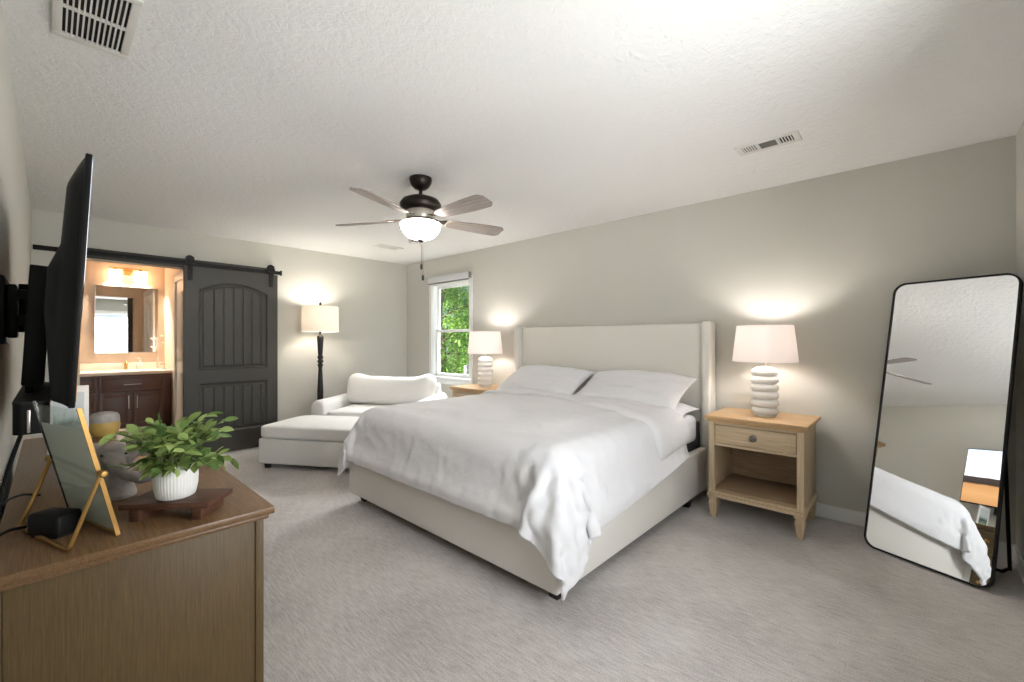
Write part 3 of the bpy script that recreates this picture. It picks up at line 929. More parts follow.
    2391,1151,355,2391,1156,406,2391,1177,453,2391,1192,503,2391,1202,553,2391,1210,604,2391,1225,653,2392,1258,693,2392,1302,718,2392,1353,727,2392,1404,727,2392,1456,733,2392,1506,744,2392,1556,756,2392,1608,759,2392,1659,761,2392,1710,762,2392,1762,762,2392,1813,762,2392,1865,761,2392,1916,760,2392,1967,758,2392,2019,756,2392,2070,757,2392,2122,758,2392,2173,761,2392,2224,763,2392,2276,765,2392,2327,766,2392,2379,766,2392,2430,767,2392,2481,767,2392,2533,765,2392,2584,763,2392,2636,760,2392,2687,756,2392,2738,753,2392,2790,750,2392,2841,749,2392,2893,748,2392,2944,741,2392,2994,732,2392,3046,727,2392,3097,726,2391,3147,714,2391,3190,686,2391,3219,643,2391,3232,594,2391,3242,544,2391,3254,494,2391,3269,444,2391,3287,396,2391,3288,344,2391,3288,293,
    2347,1151,351,2347,1155,403,2347,1176,450,2347,1190,499,2347,1200,549,2347,1209,600,2347,1224,649,2348,1255,690,2348,1299,717,2348,1349,727,2348,1401,728,2348,1452,733,2348,1502,743,2348,1552,756,2348,1604,760,2348,1655,764,2348,1706,765,2348,1758,766,2348,1809,765,2348,1861,763,2348,1912,760,2348,1964,757,2348,2015,755,2348,2066,755,2348,2118,758,2348,2169,761,2348,2221,764,2348,2272,767,2348,2323,768,2348,2375,768,2348,2426,767,2348,2478,765,2348,2529,762,2348,2580,759,2348,2632,756,2348,2683,754,2348,2735,751,2348,2786,750,2348,2837,749,2348,2889,748,2348,2940,741,2348,2990,732,2348,3042,727,2348,3093,727,2347,3143,716,2347,3187,689,2347,3217,647,2347,3232,598,2347,3241,547,2347,3253,497,2347,3267,448,2347,3286,400,2347,3289,348,2347,3288,297,
    2303,1151,348,2303,1154,399,2303,1174,446,2303,1188,496,2303,1200,546,2303,1209,597,2303,1222,646,2304,1252,688,2304,1295,716,2304,1345,727,2304,1397,728,2304,1448,733,2304,1499,743,2304,1548,755,2304,1600,760,2304,1651,763,2304,1703,766,2304,1754,766,2304,1805,765,2304,1857,763,2304,1908,760,2304,1960,756,2304,2011,754,2304,2062,754,2304,2114,757,2304,2165,761,2304,2217,764,2304,2268,767,2304,2320,768,2304,2371,767,2304,2422,764,2304,2474,762,2304,2525,759,2304,2577,756,2304,2628,755,2304,2679,754,2304,2731,752,2304,2782,750,2304,2834,749,2304,2885,747,2304,2936,742,2304,2987,732,2304,3038,727,2304,3089,727,2304,3140,717,2303,3184,691,2304,3216,651,2304,3231,602,2303,3241,551,2303,3252,501,2303,3266,451,2303,3285,403,2303,3289,352,2303,3288,301,
    2259,1151,344,2259,1153,395,2259,1171,443,2259,1188,492,2259,1200,542,2259,1209,593,2260,1221,642,2260,1249,685,2260,1292,714,2260,1342,726,2259,1393,728,2259,1444,733,2260,1495,743,2260,1545,756,2260,1596,760,2260,1647,763,2260,1699,764,2260,1750,765,2260,1802,765,2260,1853,764,2260,1904,761,2260,1956,759,2260,2007,756,2260,2059,756,2260,2110,758,2260,2161,762,2260,2213,765,2260,2264,768,2260,2316,768,2260,2367,767,2260,2418,763,2260,2470,760,2260,2521,757,2260,2573,755,2260,2624,755,2260,2676,754,2260,2727,753,2260,2778,750,2260,2830,748,2260,2881,746,2260,2932,741,2260,2983,732,2260,3034,727,2259,3086,727,2259,3136,719,2259,3181,693,2260,3214,654,2260,3231,606,2259,3240,555,2259,3251,505,2259,3265,455,2259,3283,407,2259,3288,356,2259,3288,305,
    2215,1151,340,2215,1152,392,2215,1172,439,2215,1188,488,2215,1199,538,2215,1207,589,2216,1219,639,2216,1247,682,2216,1288,712,2216,1338,726,2215,1389,728,2215,1441,734,2216,1491,744,2216,1541,757,2216,1592,762,2216,1644,764,2216,1695,764,2216,1746,764,2216,1798,764,2216,1849,763,2216,1901,761,2216,1952,760,2216,2003,758,2216,2055,759,2216,2106,761,2216,2158,764,2216,2209,768,2216,2260,770,2216,2312,770,2216,2363,768,2216,2415,765,2216,2466,761,2216,2517,757,2216,2569,754,2216,2620,754,2216,2672,753,2216,2723,751,2216,2774,748,2216,2826,745,2216,2877,743,2216,2929,741,2216,2979,731,2215,3030,727,2215,3082,727,2215,3133,720,2215,3178,696,2216,3213,658,2216,3231,610,2216,3241,559,2215,3252,509,2215,3264,459,2215,3282,411,2215,3288,360,2215,3289,309,
    2171,1151,336,2171,1151,388,2171,1171,435,2171,1187,484,2171,1199,534,2171,1207,585,2172,1218,635,2172,1244,679,2172,1285,711,2172,1334,725,2171,1386,728,2171,1437,734,2171,1487,744,2172,1537,757,2172,1588,763,2172,1640,764,2172,1691,764,2172,1743,763,2172,1794,761,2172,1845,760,2172,1897,759,2172,1948,758,2172,2000,758,2172,2051,760,2172,2102,763,2172,2154,767,2172,2205,771,2172,2257,772,2172,2308,772,2172,2359,769,2172,2411,765,2172,2462,760,2172,2514,755,2172,2565,751,2172,2616,749,2172,2668,748,2172,2719,746,2172,2771,744,2172,2822,742,2172,2873,742,2172,2925,741,2172,2975,731,2171,3027,727,2171,3078,727,2171,3129,722,2171,3175,698,2171,3210,661,2172,3229,613,2171,3237,562,2171,3248,512,2171,3261,462,2171,3280,415,2171,3288,364,2171,3289,313,
    2127,1151,333,2127,1151,384,2127,1170,432,2127,1187,480,2127,1198,530,2128,1206,581,2128,1216,632,2128,1242,676,2128,1281,710,2128,1330,725,2127,1382,728,2127,1433,733,2127,1484,743,2128,1533,756,2128,1584,761,2128,1636,762,2128,1687,761,2128,1739,760,2128,1790,758,2128,1841,757,2128,1893,755,2128,1944,755,2128,1996,756,2128,2047,759,2128,2099,763,2128,2150,767,2128,2201,771,2128,2253,772,2128,2304,770,2128,2356,767,2128,2407,763,2128,2458,757,2128,2510,752,2128,2561,748,2128,2613,745,2128,2664,744,2128,2715,742,2128,2767,741,2128,2818,741,2128,2870,742,2128,2921,742,2128,2972,732,2127,3023,727,2127,3074,727,2127,3126,723,2128,3172,701,2128,3208,664,2128,3229,617,2128,3236,566,2127,3246,516,2127,3259,466,2127,3278,418,2127,3288,368,2127,3289,317,
    2082,1150,329,2083,1152,380,2083,1168,428,2083,1186,477,2083,1198,527,2084,1206,577,2084,1214,628,2084,1239,673,2084,1278,708,2084,1326,725,2083,1378,727,2083,1429,731,2083,1480,741,2084,1529,754,2084,1581,758,2084,1632,758,2084,1683,758,2084,1735,758,2084,1786,757,2084,1838,756,2084,1889,754,2084,1940,753,2084,1992,754,2084,2043,756,2084,2095,760,2084,2146,765,2084,2197,768,2084,2249,769,2084,2300,768,2084,2352,766,2084,2403,762,2084,2455,757,2084,2506,752,2084,2557,747,2084,2609,743,2084,2660,741,2084,2712,741,2084,2763,741,2084,2814,743,2084,2866,744,2084,2917,743,2083,2968,733,2083,3019,728,2083,3070,727,2083,3122,723,2084,3169,703,2084,3205,667,2084,3228,621,2084,3235,570,2083,3244,519,2083,3257,469,2083,3276,422,2083,3288,373,2083,3290,321,
    2038,1150,326,2039,1148,377,2039,1163,426,2039,1184,473,2039,1197,523,2040,1206,574,2040,1213,625,2040,1237,670,2040,1274,705,2040,1322,724,2039,1374,727,2039,1425,730,2039,1476,740,2039,1526,752,2040,1577,756,2040,1628,756,2040,1680,757,2040,1731,758,2040,1782,758,2040,1834,756,2040,1885,754,2040,1937,752,2040,1988,752,2040,2039,754,2040,2091,758,2040,2142,762,2040,2194,766,2040,2245,767,2040,2296,766,2040,2348,765,2040,2399,762,2040,2451,759,2040,2502,754,2040,2553,750,2040,2605,745,2040,2656,743,2040,2708,742,2040,2759,743,2040,2811,743,2040,2862,744,2040,2913,743,2039,2964,734,2039,3015,728,2039,3067,727,2039,3118,724,2040,3166,705,2040,3204,670,2040,3227,625,2040,3235,574,2039,3243,523,2039,3255,473,2039,3273,425,2039,3289,377,2039,3290,325,
    1994,1150,323,1995,1149,374,1996,1156,425,1995,1179,471,1995,1195,520,1996,1204,571,1996,1213,621,1996,1234,668,1996,1270,704,1996,1318,724,1995,1369,727,1995,1421,730,1995,1471,739,1995,1522,749,1996,1573,753,1996,1624,755,1996,1676,757,1996,1727,759,1996,1779,759,1996,1830,757,1996,1881,754,1996,1933,752,1996,1984,751,1996,2036,752,1996,2087,756,1996,2138,761,1996,2190,764,1996,2241,764,1996,2293,763,1996,2344,762,1996,2395,761,1996,2447,759,1996,2498,756,1996,2550,753,1996,2601,750,1996,2652,747,1996,2704,746,1996,2755,744,1996,2807,744,1996,2858,743,1996,2909,742,1995,2960,735,1995,3012,728,1995,3063,727,1995,3114,724,1995,3163,708,1996,3202,674,1996,3225,628,1996,3236,578,1995,3243,527,1995,3254,477,1995,3271,428,1995,3290,381,1995,3291,329,
    1950,1150,320,1951,1149,372,1953,1161,420,1953,1167,471,1952,1187,519,1951,1203,567,1952,1211,618,1952,1229,666,1952,1267,701,1952,1314,723,1951,1365,727,1951,1416,730,1951,1467,738,1951,1518,746,1952,1569,751,1952,1620,754,1952,1672,756,1952,1723,758,1952,1775,759,1952,1826,757,1952,1877,754,1952,1929,751,1952,1980,749,1952,2032,750,1952,2083,753,1952,2134,756,1952,2186,759,1952,2237,759,1952,2289,760,1952,2340,760,1952,2392,759,1952,2443,759,1952,2494,757,1952,2546,755,1952,2597,752,1952,2649,749,1952,2700,747,1952,2752,745,1952,2803,744,1952,2854,743,1952,2906,741,1951,2957,734,1951,3008,728,1951,3059,727,1951,3111,725,1951,3160,709,1952,3200,677,1952,3223,632,1952,3237,583,1951,3244,532,1951,3253,481,1951,3270,432,1951,3289,385,1950,3292,334,
    1905,1150,318,1907,1151,369,1909,1163,417,1910,1174,466,1909,1178,517,1910,1190,567,1909,1204,617,1909,1227,663,1909,1264,699,1908,1309,721,1907,1360,727,1907,1412,730,1907,1463,736,1908,1513,745,1908,1565,747,1908,1616,749,1908,1668,751,1908,1719,752,1908,1770,753,1908,1822,752,1908,1873,750,1908,1925,748,1908,1976,747,1908,2028,747,1908,2079,747,1908,2131,749,1908,2182,750,1908,2233,752,1908,2285,753,1908,2336,754,1908,2388,754,1908,2439,753,1908,2491,752,1908,2542,751,1908,2594,749,1908,2645,747,1908,2696,745,1908,2748,743,1908,2799,742,1908,2851,741,1908,2902,739,1907,2953,735,1907,3004,729,1907,3056,727,1907,3107,725,1907,3157,711,1908,3198,680,1908,3226,637,1908,3232,586,1907,3242,536,1907,3253,485,1907,3269,436,1907,3288,389,1906,3294,338,
    1861,1150,316,1863,1151,367,1865,1162,416,1867,1186,461,1868,1191,512,1866,1194,563,1867,1200,614,1865,1228,658,1865,1261,695,1864,1305,719,1863,1356,727,1863,1407,730,1863,1458,738,1864,1509,739,1865,1561,739,1865,1612,740,1865,1663,741,1866,1715,742,1866,1766,741,1866,1818,740,1866,1869,738,1866,1921,736,1866,1972,734,1866,2024,734,1866,2075,735,1866,2127,737,1866,2178,739,1866,2230,740,1866,2281,741,1866,2332,742,1865,2384,743,1865,2435,743,1865,2487,742,1865,2538,741,1865,2590,739,1865,2641,736,1865,2692,735,1865,2744,733,1865,2795,733,1864,2847,733,1864,2898,732,1864,2950,732,1863,3001,729,1863,3052,727,1863,3104,726,1863,3153,712,1864,3194,682,1865,3220,639,1865,3239,592,1864,3247,541,1863,3256,490,1863,3269,441,1863,3287,393,1863,3299,343,
    1817,1146,314,1819,1152,365,1821,1161,414,1823,1187,458,1826,1192,508,1828,1195,560,1829,1200,611,1825,1226,654,1821,1257,692,1820,1301,718,1819,1351,727,1819,1402,732,1820,1454,732,1821,1505,731,1821,1556,732,1822,1608,732,1822,1660,733,1822,1711,733,1822,1763,732,1823,1814,731,1823,1865,730,1823,1917,729,1822,1968,728,1822,2020,728,1822,2071,729,1822,2123,730,1822,2174,731,1822,2226,732,1822,2277,733,1822,2329,734,1822,2380,734,1822,2431,734,1822,2483,734,1822,2534,733,1822,2586,731,1822,2637,730,1821,2688,729,1821,2740,728,1821,2791,727,1821,2843,727,1820,2894,728,1820,2946,728,1819,2997,728,1819,3049,727,1818,3100,726,1819,3150,714,1821,3192,685,1822,3222,646,1822,3232,595,1821,3239,544,1821,3259,497,1821,3277,449,1822,3296,401,1819,3300,350,
    1783,1123,317,1778,1141,365,1777,1159,413,1793,1166,461,1783,1184,507,1789,1200,556,1786,1198,607,1783,1216,653,1779,1253,688,1776,1296,716,1775,1346,727,1775,1398,728,1776,1449,727,1777,1501,727,1778,1553,727,1778,1604,728,1778,1656,728,1779,1707,728,1779,1759,728,1779,1810,727,1779,1862,727,1779,1913,727,1778,1964,727,1778,2016,727,1778,2067,727,1778,2119,727,1778,2170,727,1778,2222,728,1778,2273,728,1778,2325,728,1778,2376,728,1778,2427,728,1778,2479,728,1778,2530,728,1778,2582,727,1778,2633,727,1777,2685,727,1777,2736,727,1777,2787,727,1776,2839,727,1776,2890,727,1776,2942,727,1775,2993,727,1775,3045,728,1774,3097,727,1775,3147,714,1777,3192,689,1778,3217,649,1778,3231,599,1777,3243,549,1777,3257,500,1777,3276,452,1778,3301,408,1777,3290,358,
    1790,1087,327,1793,1103,376,1793,1121,424,1776,1126,468,1769,1146,515,1761,1167,562,1750,1202,593,1742,1223,639,1737,1249,680,1732,1292,709,1731,1342,721,1732,1394,722,1732,1446,722,1733,1497,722,1734,1549,723,1734,1601,723,1735,1652,723,1735,1704,723,1735,1755,723,1735,1806,723,1735,1858,723,1735,1909,723,1735,1961,723,1734,2012,723,1734,2064,723,1734,2115,723,1734,2167,723,1734,2218,723,1734,2269,723,1734,2321,723,1734,2372,723,1734,2424,723,1734,2475,723,1734,2526,723,1734,2578,723,1734,2629,723,1734,2681,722,1733,2732,722,1733,2783,722,1733,2835,722,1732,2886,722,1732,2938,722,1732,2989,722,1731,3041,722,1730,3093,722,1731,3143,711,1734,3187,683,1743,3215,643,1746,3245,603,1752,3270,559,1761,3294,514,1774,3301,465,1764,3306,417,1765,3310,366,
    1762,1119,318,1757,1122,369,1778,1140,413,1781,1161,449,1757,1171,494,1739,1172,541,1722,1192,583,1711,1222,622,1697,1249,663,1691,1290,691,1690,1340,702,1691,1391,705,1693,1443,704,1693,1494,705,1693,1546,705,1694,1597,705,1694,1649,705,1694,1700,705,1694,1751,705,1694,1803,705,1694,1854,705,1694,1905,705,1694,1957,705,1694,2008,705,1694,2060,705,1694,2111,705,1694,2163,705,1694,2214,705,1694,2265,705,1694,2317,705,1694,2368,705,1694,2420,705,1694,2471,705,1694,2522,705,1694,2574,704,1694,2625,704,1693,2677,704,1693,2728,704,1693,2779,704,1693,2831,704,1693,2882,704,1692,2934,703,1692,2985,703,1691,3036,703,1690,3088,703,1689,3139,698,1692,3182,674,1702,3209,632,1717,3227,586,1739,3236,540,1754,3257,496,1761,3286,454,1752,3312,412,1759,3337,368,
    1786,1106,310,1790,1138,344,1775,1150,387,1750,1159,431,1726,1153,475,1716,1185,513,1701,1213,553,1679,1224,598,1664,1251,638,1657,1290,664,1659,1340,671,1656,1390,679,1657,1440,678,1661,1491,675,1661,1542,675,1661,1593,676,1661,1645,676,1661,1696,676,1661,1748,676,1661,1799,676,1661,1850,676,1662,1902,676,1662,1953,676,1661,2004,675,1661,2056,675,1661,2107,675,1661,2159,675,1661,2210,675,1661,2262,675,1661,2313,675,1661,2364,675,1661,2416,675,1661,2467,675,1661,2519,675,1661,2570,675,1661,2621,675,1661,2673,675,1661,2724,674,1661,2775,674,1660,2827,674,1660,2878,674,1660,2929,674,1658,2981,675,1657,3032,675,1660,3083,673,1654,3133,673,1660,3174,651,1664,3209,620,1680,3215,572,1699,3235,530,1719,3261,490,1733,3281,445,1730,3287,401,1731,3319,361,
    1781,1135,276,1764,1153,317,1739,1153,362,1721,1143,408,1707,1177,444,1685,1195,486,1663,1205,532,1645,1219,576,1651,1265,598,1628,1293,631,1630,1339,638,1640,1388,641,1637,1437,638,1639,1488,638,1639,1539,638,1639,1590,638,1639,1641,638,1639,1692,638,1639,1744,638,1639,1795,638,1639,1846,638,1639,1898,638,1639,1949,638,1639,2001,638,1639,2052,638,1639,2103,638,1639,2155,638,1639,2206,638,1639,2258,638,1639,2309,638,1639,2360,638,1639,2412,638,1639,2463,638,1639,2515,638,1639,2566,637,1638,2617,637,1638,2669,637,1638,2720,637,1638,2771,637,1638,2823,636,1637,2874,636,1637,2925,636,1638,2977,635,1638,3028,635,1638,3078,635,1625,3126,640,1649,3157,614,1637,3200,596,1642,3233,564,1664,3252,521,1679,3259,473,1708,3278,437,1725,3286,398,1734,3316,370,
    1754,1140,249,1737,1129,296,1710,1131,340,1691,1153,380,1669,1168,423,1647,1185,466,1628,1193,512,1625,1234,540,1630,1279,562,1599,1297,597,1609,1344,600,1626,1384,599,1619,1434,600,1629,1484,596,1623,1535,597,1628,1586,596,1629,1637,596,1629,1689,595,1628,1740,595,1629,1791,595,1629,1843,595,1628,1894,595,1627,1945,596,1626,1997,596,1627,2048,595,1628,2099,595,1628,2151,595,1628,2202,595,1627,2254,595,1627,2305,595,1625,2356,596,1627,2408,595,1627,2459,595,1627,2511,595,1628,2562,595,1628,2613,594,1628,2665,594,1627,2716,594,1628,2767,594,1629,2819,593,1629,2870,593,1628,2922,593,1627,2973,593,1626,3024,594,1622,3075,595,1617,3123,597,1614,3166,591,1639,3182,555,1615,3225,540,1625,3257,506,1650,3277,465,1674,3281,423,1703,3288,382,1723,3302,348,
    1724,1117,227,1702,1135,270,1678,1146,314,1653,1153,358,1632,1152,405,1611,1169,448,1598,1203,482,1614,1248,500,1605,1290,527,1572,1305,563,1611,1335,559,1617,1380,556,1611,1429,556,1620,1480,554,1616,1531,554,1622,1582,552,1622,1633,552,1620,1685,552,1620,1736,552,1620,1788,551,1620,1839,551,1619,1890,552,1617,1942,552,1615,1993,553,1617,2044,553,1618,2096,552,1619,2147,552,1618,2198,552,1617,2250,552,1616,2301,553,1613,2353,553,1616,2404,552,1617,2455,552,1618,2507,551,1618,2558,551,1618,2609,551,1618,2661,551,1618,2712,551,1620,2763,550,1621,2815,550,1621,2866,550,1620,2918,550,1620,2969,550,1619,3021,550,1614,3072,551,1611,3122,553,1584,3163,559,1609,3172,529,1613,3205,500,1593,3248,482,1610,3278,446,1637,3285,403,1665,3297,362,1692,3302,320,
    1689,1122,202,1665,1131,246,1642,1131,292,1619,1137,338,1595,1150,382,1575,1172,423,1580,1218,446,1597,1263,462,1577,1297,493,1557,1323,526,1605,1325,517,1608,1375,513,1607,1426,512,1606,1476,512,1611,1527,510,1612,1578,509,1611,1629,509,1609,1681,509,1608,1732,509,1609,1784,509,1609,1835,509,1608,1886,509,1606,1938,510,1603,1989,511,1606,2040,510,1606,2092,510,1607,2143,510,1607,2194,510,1606,2246,510,1604,2297,510,1600,2349,511,1604,2400,510,1606,2451,509,1606,2503,509,1606,2554,509,1606,2605,509,1606,2657,509,1607,2708,508,1608,2760,508,1609,2811,507,1610,2862,507,1610,2914,507,1610,2965,507,1609,3017,507,1606,3068,508,1602,3119,510,1570,3157,518,1581,3195,504,1600,3181,466,1582,3226,447,1574,3267,423,1598,3290,384,1627,3290,341,1654,3297,298,
    1652,1118,178,1628,1121,224,1608,1138,268,1586,1151,311,1564,1166,355,1551,1188,389,1557,1233,413,1569,1277,433,1559,1313,462,1551,1341,486,1593,1319,474,1597,1370,471,1597,1421,470,1590,1472,470,1597,1523,468,1597,1574,467,1596,1625,467,1596,1677,467,1593,1728,468,1594,1780,467,1593,1831,468,1592,1882,468,1591,1934,468,1591,1985,469,1591,2036,468,1592,2088,468,1592,2139,468,1592,2191,468,1591,2242,468,1590,2293,469,1587,2345,470,1590,2396,468,1591,2447,468,1591,2499,468,1591,2550,467,1592,2602,467,1592,2653,467,1592,2704,467,1593,2756,466,1594,2807,466,1595,2859,465,1595,2910,465,1595,2962,465,1595,3013,465,1595,3064,466,1591,3116,467,1564,3157,475,1546,3202,480,1563,3175,448,1562,3200,418,1551,3244,394,1562,3280,361,1589,3299,321,1617,3309,280,
    1617,1122,154,1601,1144,198,1578,1157,242,1553,1163,286,1538,1162,325,1553,1205,349,1547,1249,374,1549,1293,398,1545,1332,426,1547,1353,444,1574,1313,435,1576,1365,432,1574,1416,433,1576,1467,429,1575,1519,430,1575,1570,430,1574,1621,429,1574,1673,429,1573,1724,429,1573,1776,429,1573,1827,429,1572,1878,429,1572,1930,429,1571,1981,430,1572,2032,429,1572,2084,429,1572,2135,429,1572,2187,429,1572,2238,429,1571,2289,429,1571,2341,429,1571,2392,428,1571,2443,428,1571,2495,428,1571,2546,428,1572,2598,428,1572,2649,428,1572,2701,428,1572,2752,428,1572,2803,428,1572,2855,428,1572,2906,427,1572,2958,428,1573,3009,427,1571,3061,428,1573,3112,427,1555,3154,432,1559,3204,444,1536,3194,418,1553,3174,386,1545,3217,359,1551,3258,331,1559,3280,296,1586,3298,256,
    1592,1147,127,1569,1159,172,1545,1155,216,1536,1138,259,1537,1180,285,1551,1223,308,1551,1267,333,1553,1311,359,1523,1335,388,1545,1357,400,1551,1309,397,1552,1360,396,1552,1412,395,1552,1463,394,1552,1514,393,1552,1566,392,1552,1617,392,1552,1669,391,1552,1720,391,1552,1771,391,1552,1823,391,1552,1874,390,1552,1926,390,1552,1977,390,1552,2029,390,1552,2080,390,1552,2131,390,1552,2183,390,1552,2234,390,1552,2285,390,1552,2337,390,1552,2388,389,1552,2440,389,1552,2491,389,1552,2543,389,1552,2594,389,1552,2645,389,1552,2697,389,1552,2748,389,1552,2800,389,1551,2851,389,1551,2903,389,1551,2954,390,1550,3005,390,1553,3057,390,1546,3108,393,1544,3159,394,1555,3208,400,1541,3164,397,1527,3180,360,1550,3189,327,1551,3230,297,1542,3271,267,1552,3288,232,
    1559,1159,102,1538,1147,146,1537,1121,190,1522,1154,221,1541,1196,244,1547,1240,268,1547,1285,293,1539,1328,320,1505,1350,350,1541,1361,356,1532,1310,357,1552,1356,352,1552,1407,351,1552,1458,350,1552,1510,349,1552,1561,348,1552,1613,348,1552,1664,347,1552,1716,347,1552,1767,347,1552,1819,347,1552,1870,346,1552,1922,346,1552,1973,346,1552,2025,346,1552,2076,346,1552,2127,346,1551,2179,346,1553,2230,346,1552,2282,346,1552,2333,345,1552,2384,345,1552,2436,345,1552,2487,345,1552,2539,345,1552,2590,345,1552,2641,345,1551,2693,345,1551,2744,345,1551,2796,345,1550,2847,345,1550,2899,345,1549,2950,346,1549,3002,346,1548,3054,347,1548,3105,349,1546,3156,353,1547,3207,357,1549,3184,359,1523,3157,335,1522,3173,299,1543,3202,264,1546,3243,234,1538,3285,204,
)
b = MB()
dn = len(DUVET_MM) // (3 * DNV)
coarse = [[Vector(W([c / 1000 for c in DUVET_MM[(i * DNV + j) * 3:(i * DNV + j) * 3 + 3]])) for j in range(DNV)] for i in range(dn)]


def spline4(p0, p1, p2, p3, t):
    return .5 * ((2 * p1) + (p2 - p0) * t + (2 * p0 - 5 * p1 + 4 * p2 - p3) * t * t + (3 * p1 - p0 - 3 * p2 + p3) * t ** 3)


FINE = 4


def refine(rows):
    out = []
    n = len(rows)
    for i in range(n - 1):
        for k in range(FINE):
            t = k / FINE
            out.append([spline4(rows[max(i - 1, 0)][j], rows[i][j], rows[i + 1][j], rows[min(i + 2, n - 1)][j], t) for j in range(len(rows[0]))])
    out.append(list(rows[-1]))
    return out


def flip(rows):
    return [list(r) for r in zip(*rows)]


finer = flip(refine(flip(refine(coarse))))
fi, fj = len(finer), len(finer[0])


def crease(v):
    return (1 - abs(noise.noise(v)) * 2.2)


vt = []
for i in range(fi):
    row = []
    for j in range(fj):
        p = finer[i][j]
        t1 = finer[min(i + 1, fi - 1)][j] - finer[max(i - 1, 0)][j]
        t2 = finer[i][min(j + 1, fj - 1)] - finer[i][max(j - 1, 0)]
        nrm = t2.cross(t1).normalized()
        u, v = i / FINE * .052, j / FINE * .053                     # metres along and across the cloth
        ulen, vlen = (fi - 1) / FINE * .052, (fj - 1) / FINE * .053
        foot_d, right_d, left_d = ulen - u, v, vlen - v
        hang = max(0, 1 - foot_d / .55)
        hangr = max(0, 1 - right_d / .5)
        corner = max(0, 1 - math.hypot(foot_d, right_d) / .95)
        cornl = max(0, 1 - math.hypot(foot_d, left_d) / .6)
        w = Vector((u, v, 0))
        h = .0032 * crease(Vector((u * 5.5 + v * 2, v * 3.2 - u, 1))) + .0022 * crease(Vector((u * 3 - v * 4, v * 6 + u * 3, 9)))
        # gathers running down the hanging foot and side, strongest at the right corner
        h += .010 * (hang * (.35 + corner * 1.6 + cornl)) * noise.noise(Vector((v * 17, u * 3.0, 3)))
        h += .008 * (hangr * (.3 + corner * 1.6)) * noise.noise(Vector((u * 15, v * 3.0, 6)))
        h += .007 * corner * crease(Vector((u * 9 + v * 9, (u - v) * 2.5, 12)))
        row.append(b.bm.verts.new(p + nrm * h))
    vt.append(row)
for i in range(fi - 1):
    for j in range(fj - 1):
        b.bm.faces.new((vt[i][j], vt[i][j + 1], vt[i + 1][j + 1], vt[i + 1][j]))
do = b.build('duvet_cover', 'cotton', dv, smooth=180)
so = do.modifiers.new('filling', 'SOLIDIFY')
so.thickness = .018
so.offset = 0
ss = do.modifiers.new('smooth', 'SUBSURF')
ss.levels = ss.render_levels = 1
# the head end of the duvet is folded back on itself, widest at the right corner
b = MB()


def dpt(i, j):
    i0 = max(0, min(dn - 2, int(i)))
    f = i - i0
    return coarse[i0][j] * (1 - f) + coarse[i0 + 1][j] * f


NA = 22
flap = []
for j in range(2, DNV - 4):
    s_ = j / (DNV - 1)
    flap_rows = 9.5 * max(0, 1 - s_ * 2.0) ** .8 * min(1, .55 + s_ * 6) + 3.4 + 1.1 * noise.noise(Vector((s_ * 9, 2, 0)))
    row = []
    for k in range(NA + 1):
        a = k / NA
        i = -1.2 + (flap_rows + 1.2) * a
        p = dpt(i, j)
        t1 = dpt(i + .6, j) - dpt(i - .6, j)
        t2 = dpt(i, min(j + 1, DNV - 1)) - dpt(i, max(j - 1, 0))
        nrm = t2.cross(t1).normalized()
        if nrm.z < -.2:
            nrm = -nrm
        e = min(1, (1 - abs(2 * a - 1)) / .22)
        en = min(1, (j - 2) / 1.5 + .35)
        h = .012 + .030 * math.sqrt(max(0, 1 - (1 - e) ** 2)) * en + .012 * noise.noise(Vector((i * .45, j * .35, 7))) * e
        row.append(b.bm.verts.new(p + nrm * h))
    flap.append(row)
for A, B in zip(flap, flap[1:]):
    for k in range(NA):
        b.bm.faces.new((A[k], A[k + 1], B[k + 1], B[k]))
tb = b.build('turned_back_edge', 'cotton', dv, smooth=180)
so = tb.modifiers.new('filling', 'SOLIDIFY')
so.thickness = .012
so.offset = -1
ss = tb.modifiers.new('smooth', 'SUBSURF')
ss.levels = ss.render_levels = 1



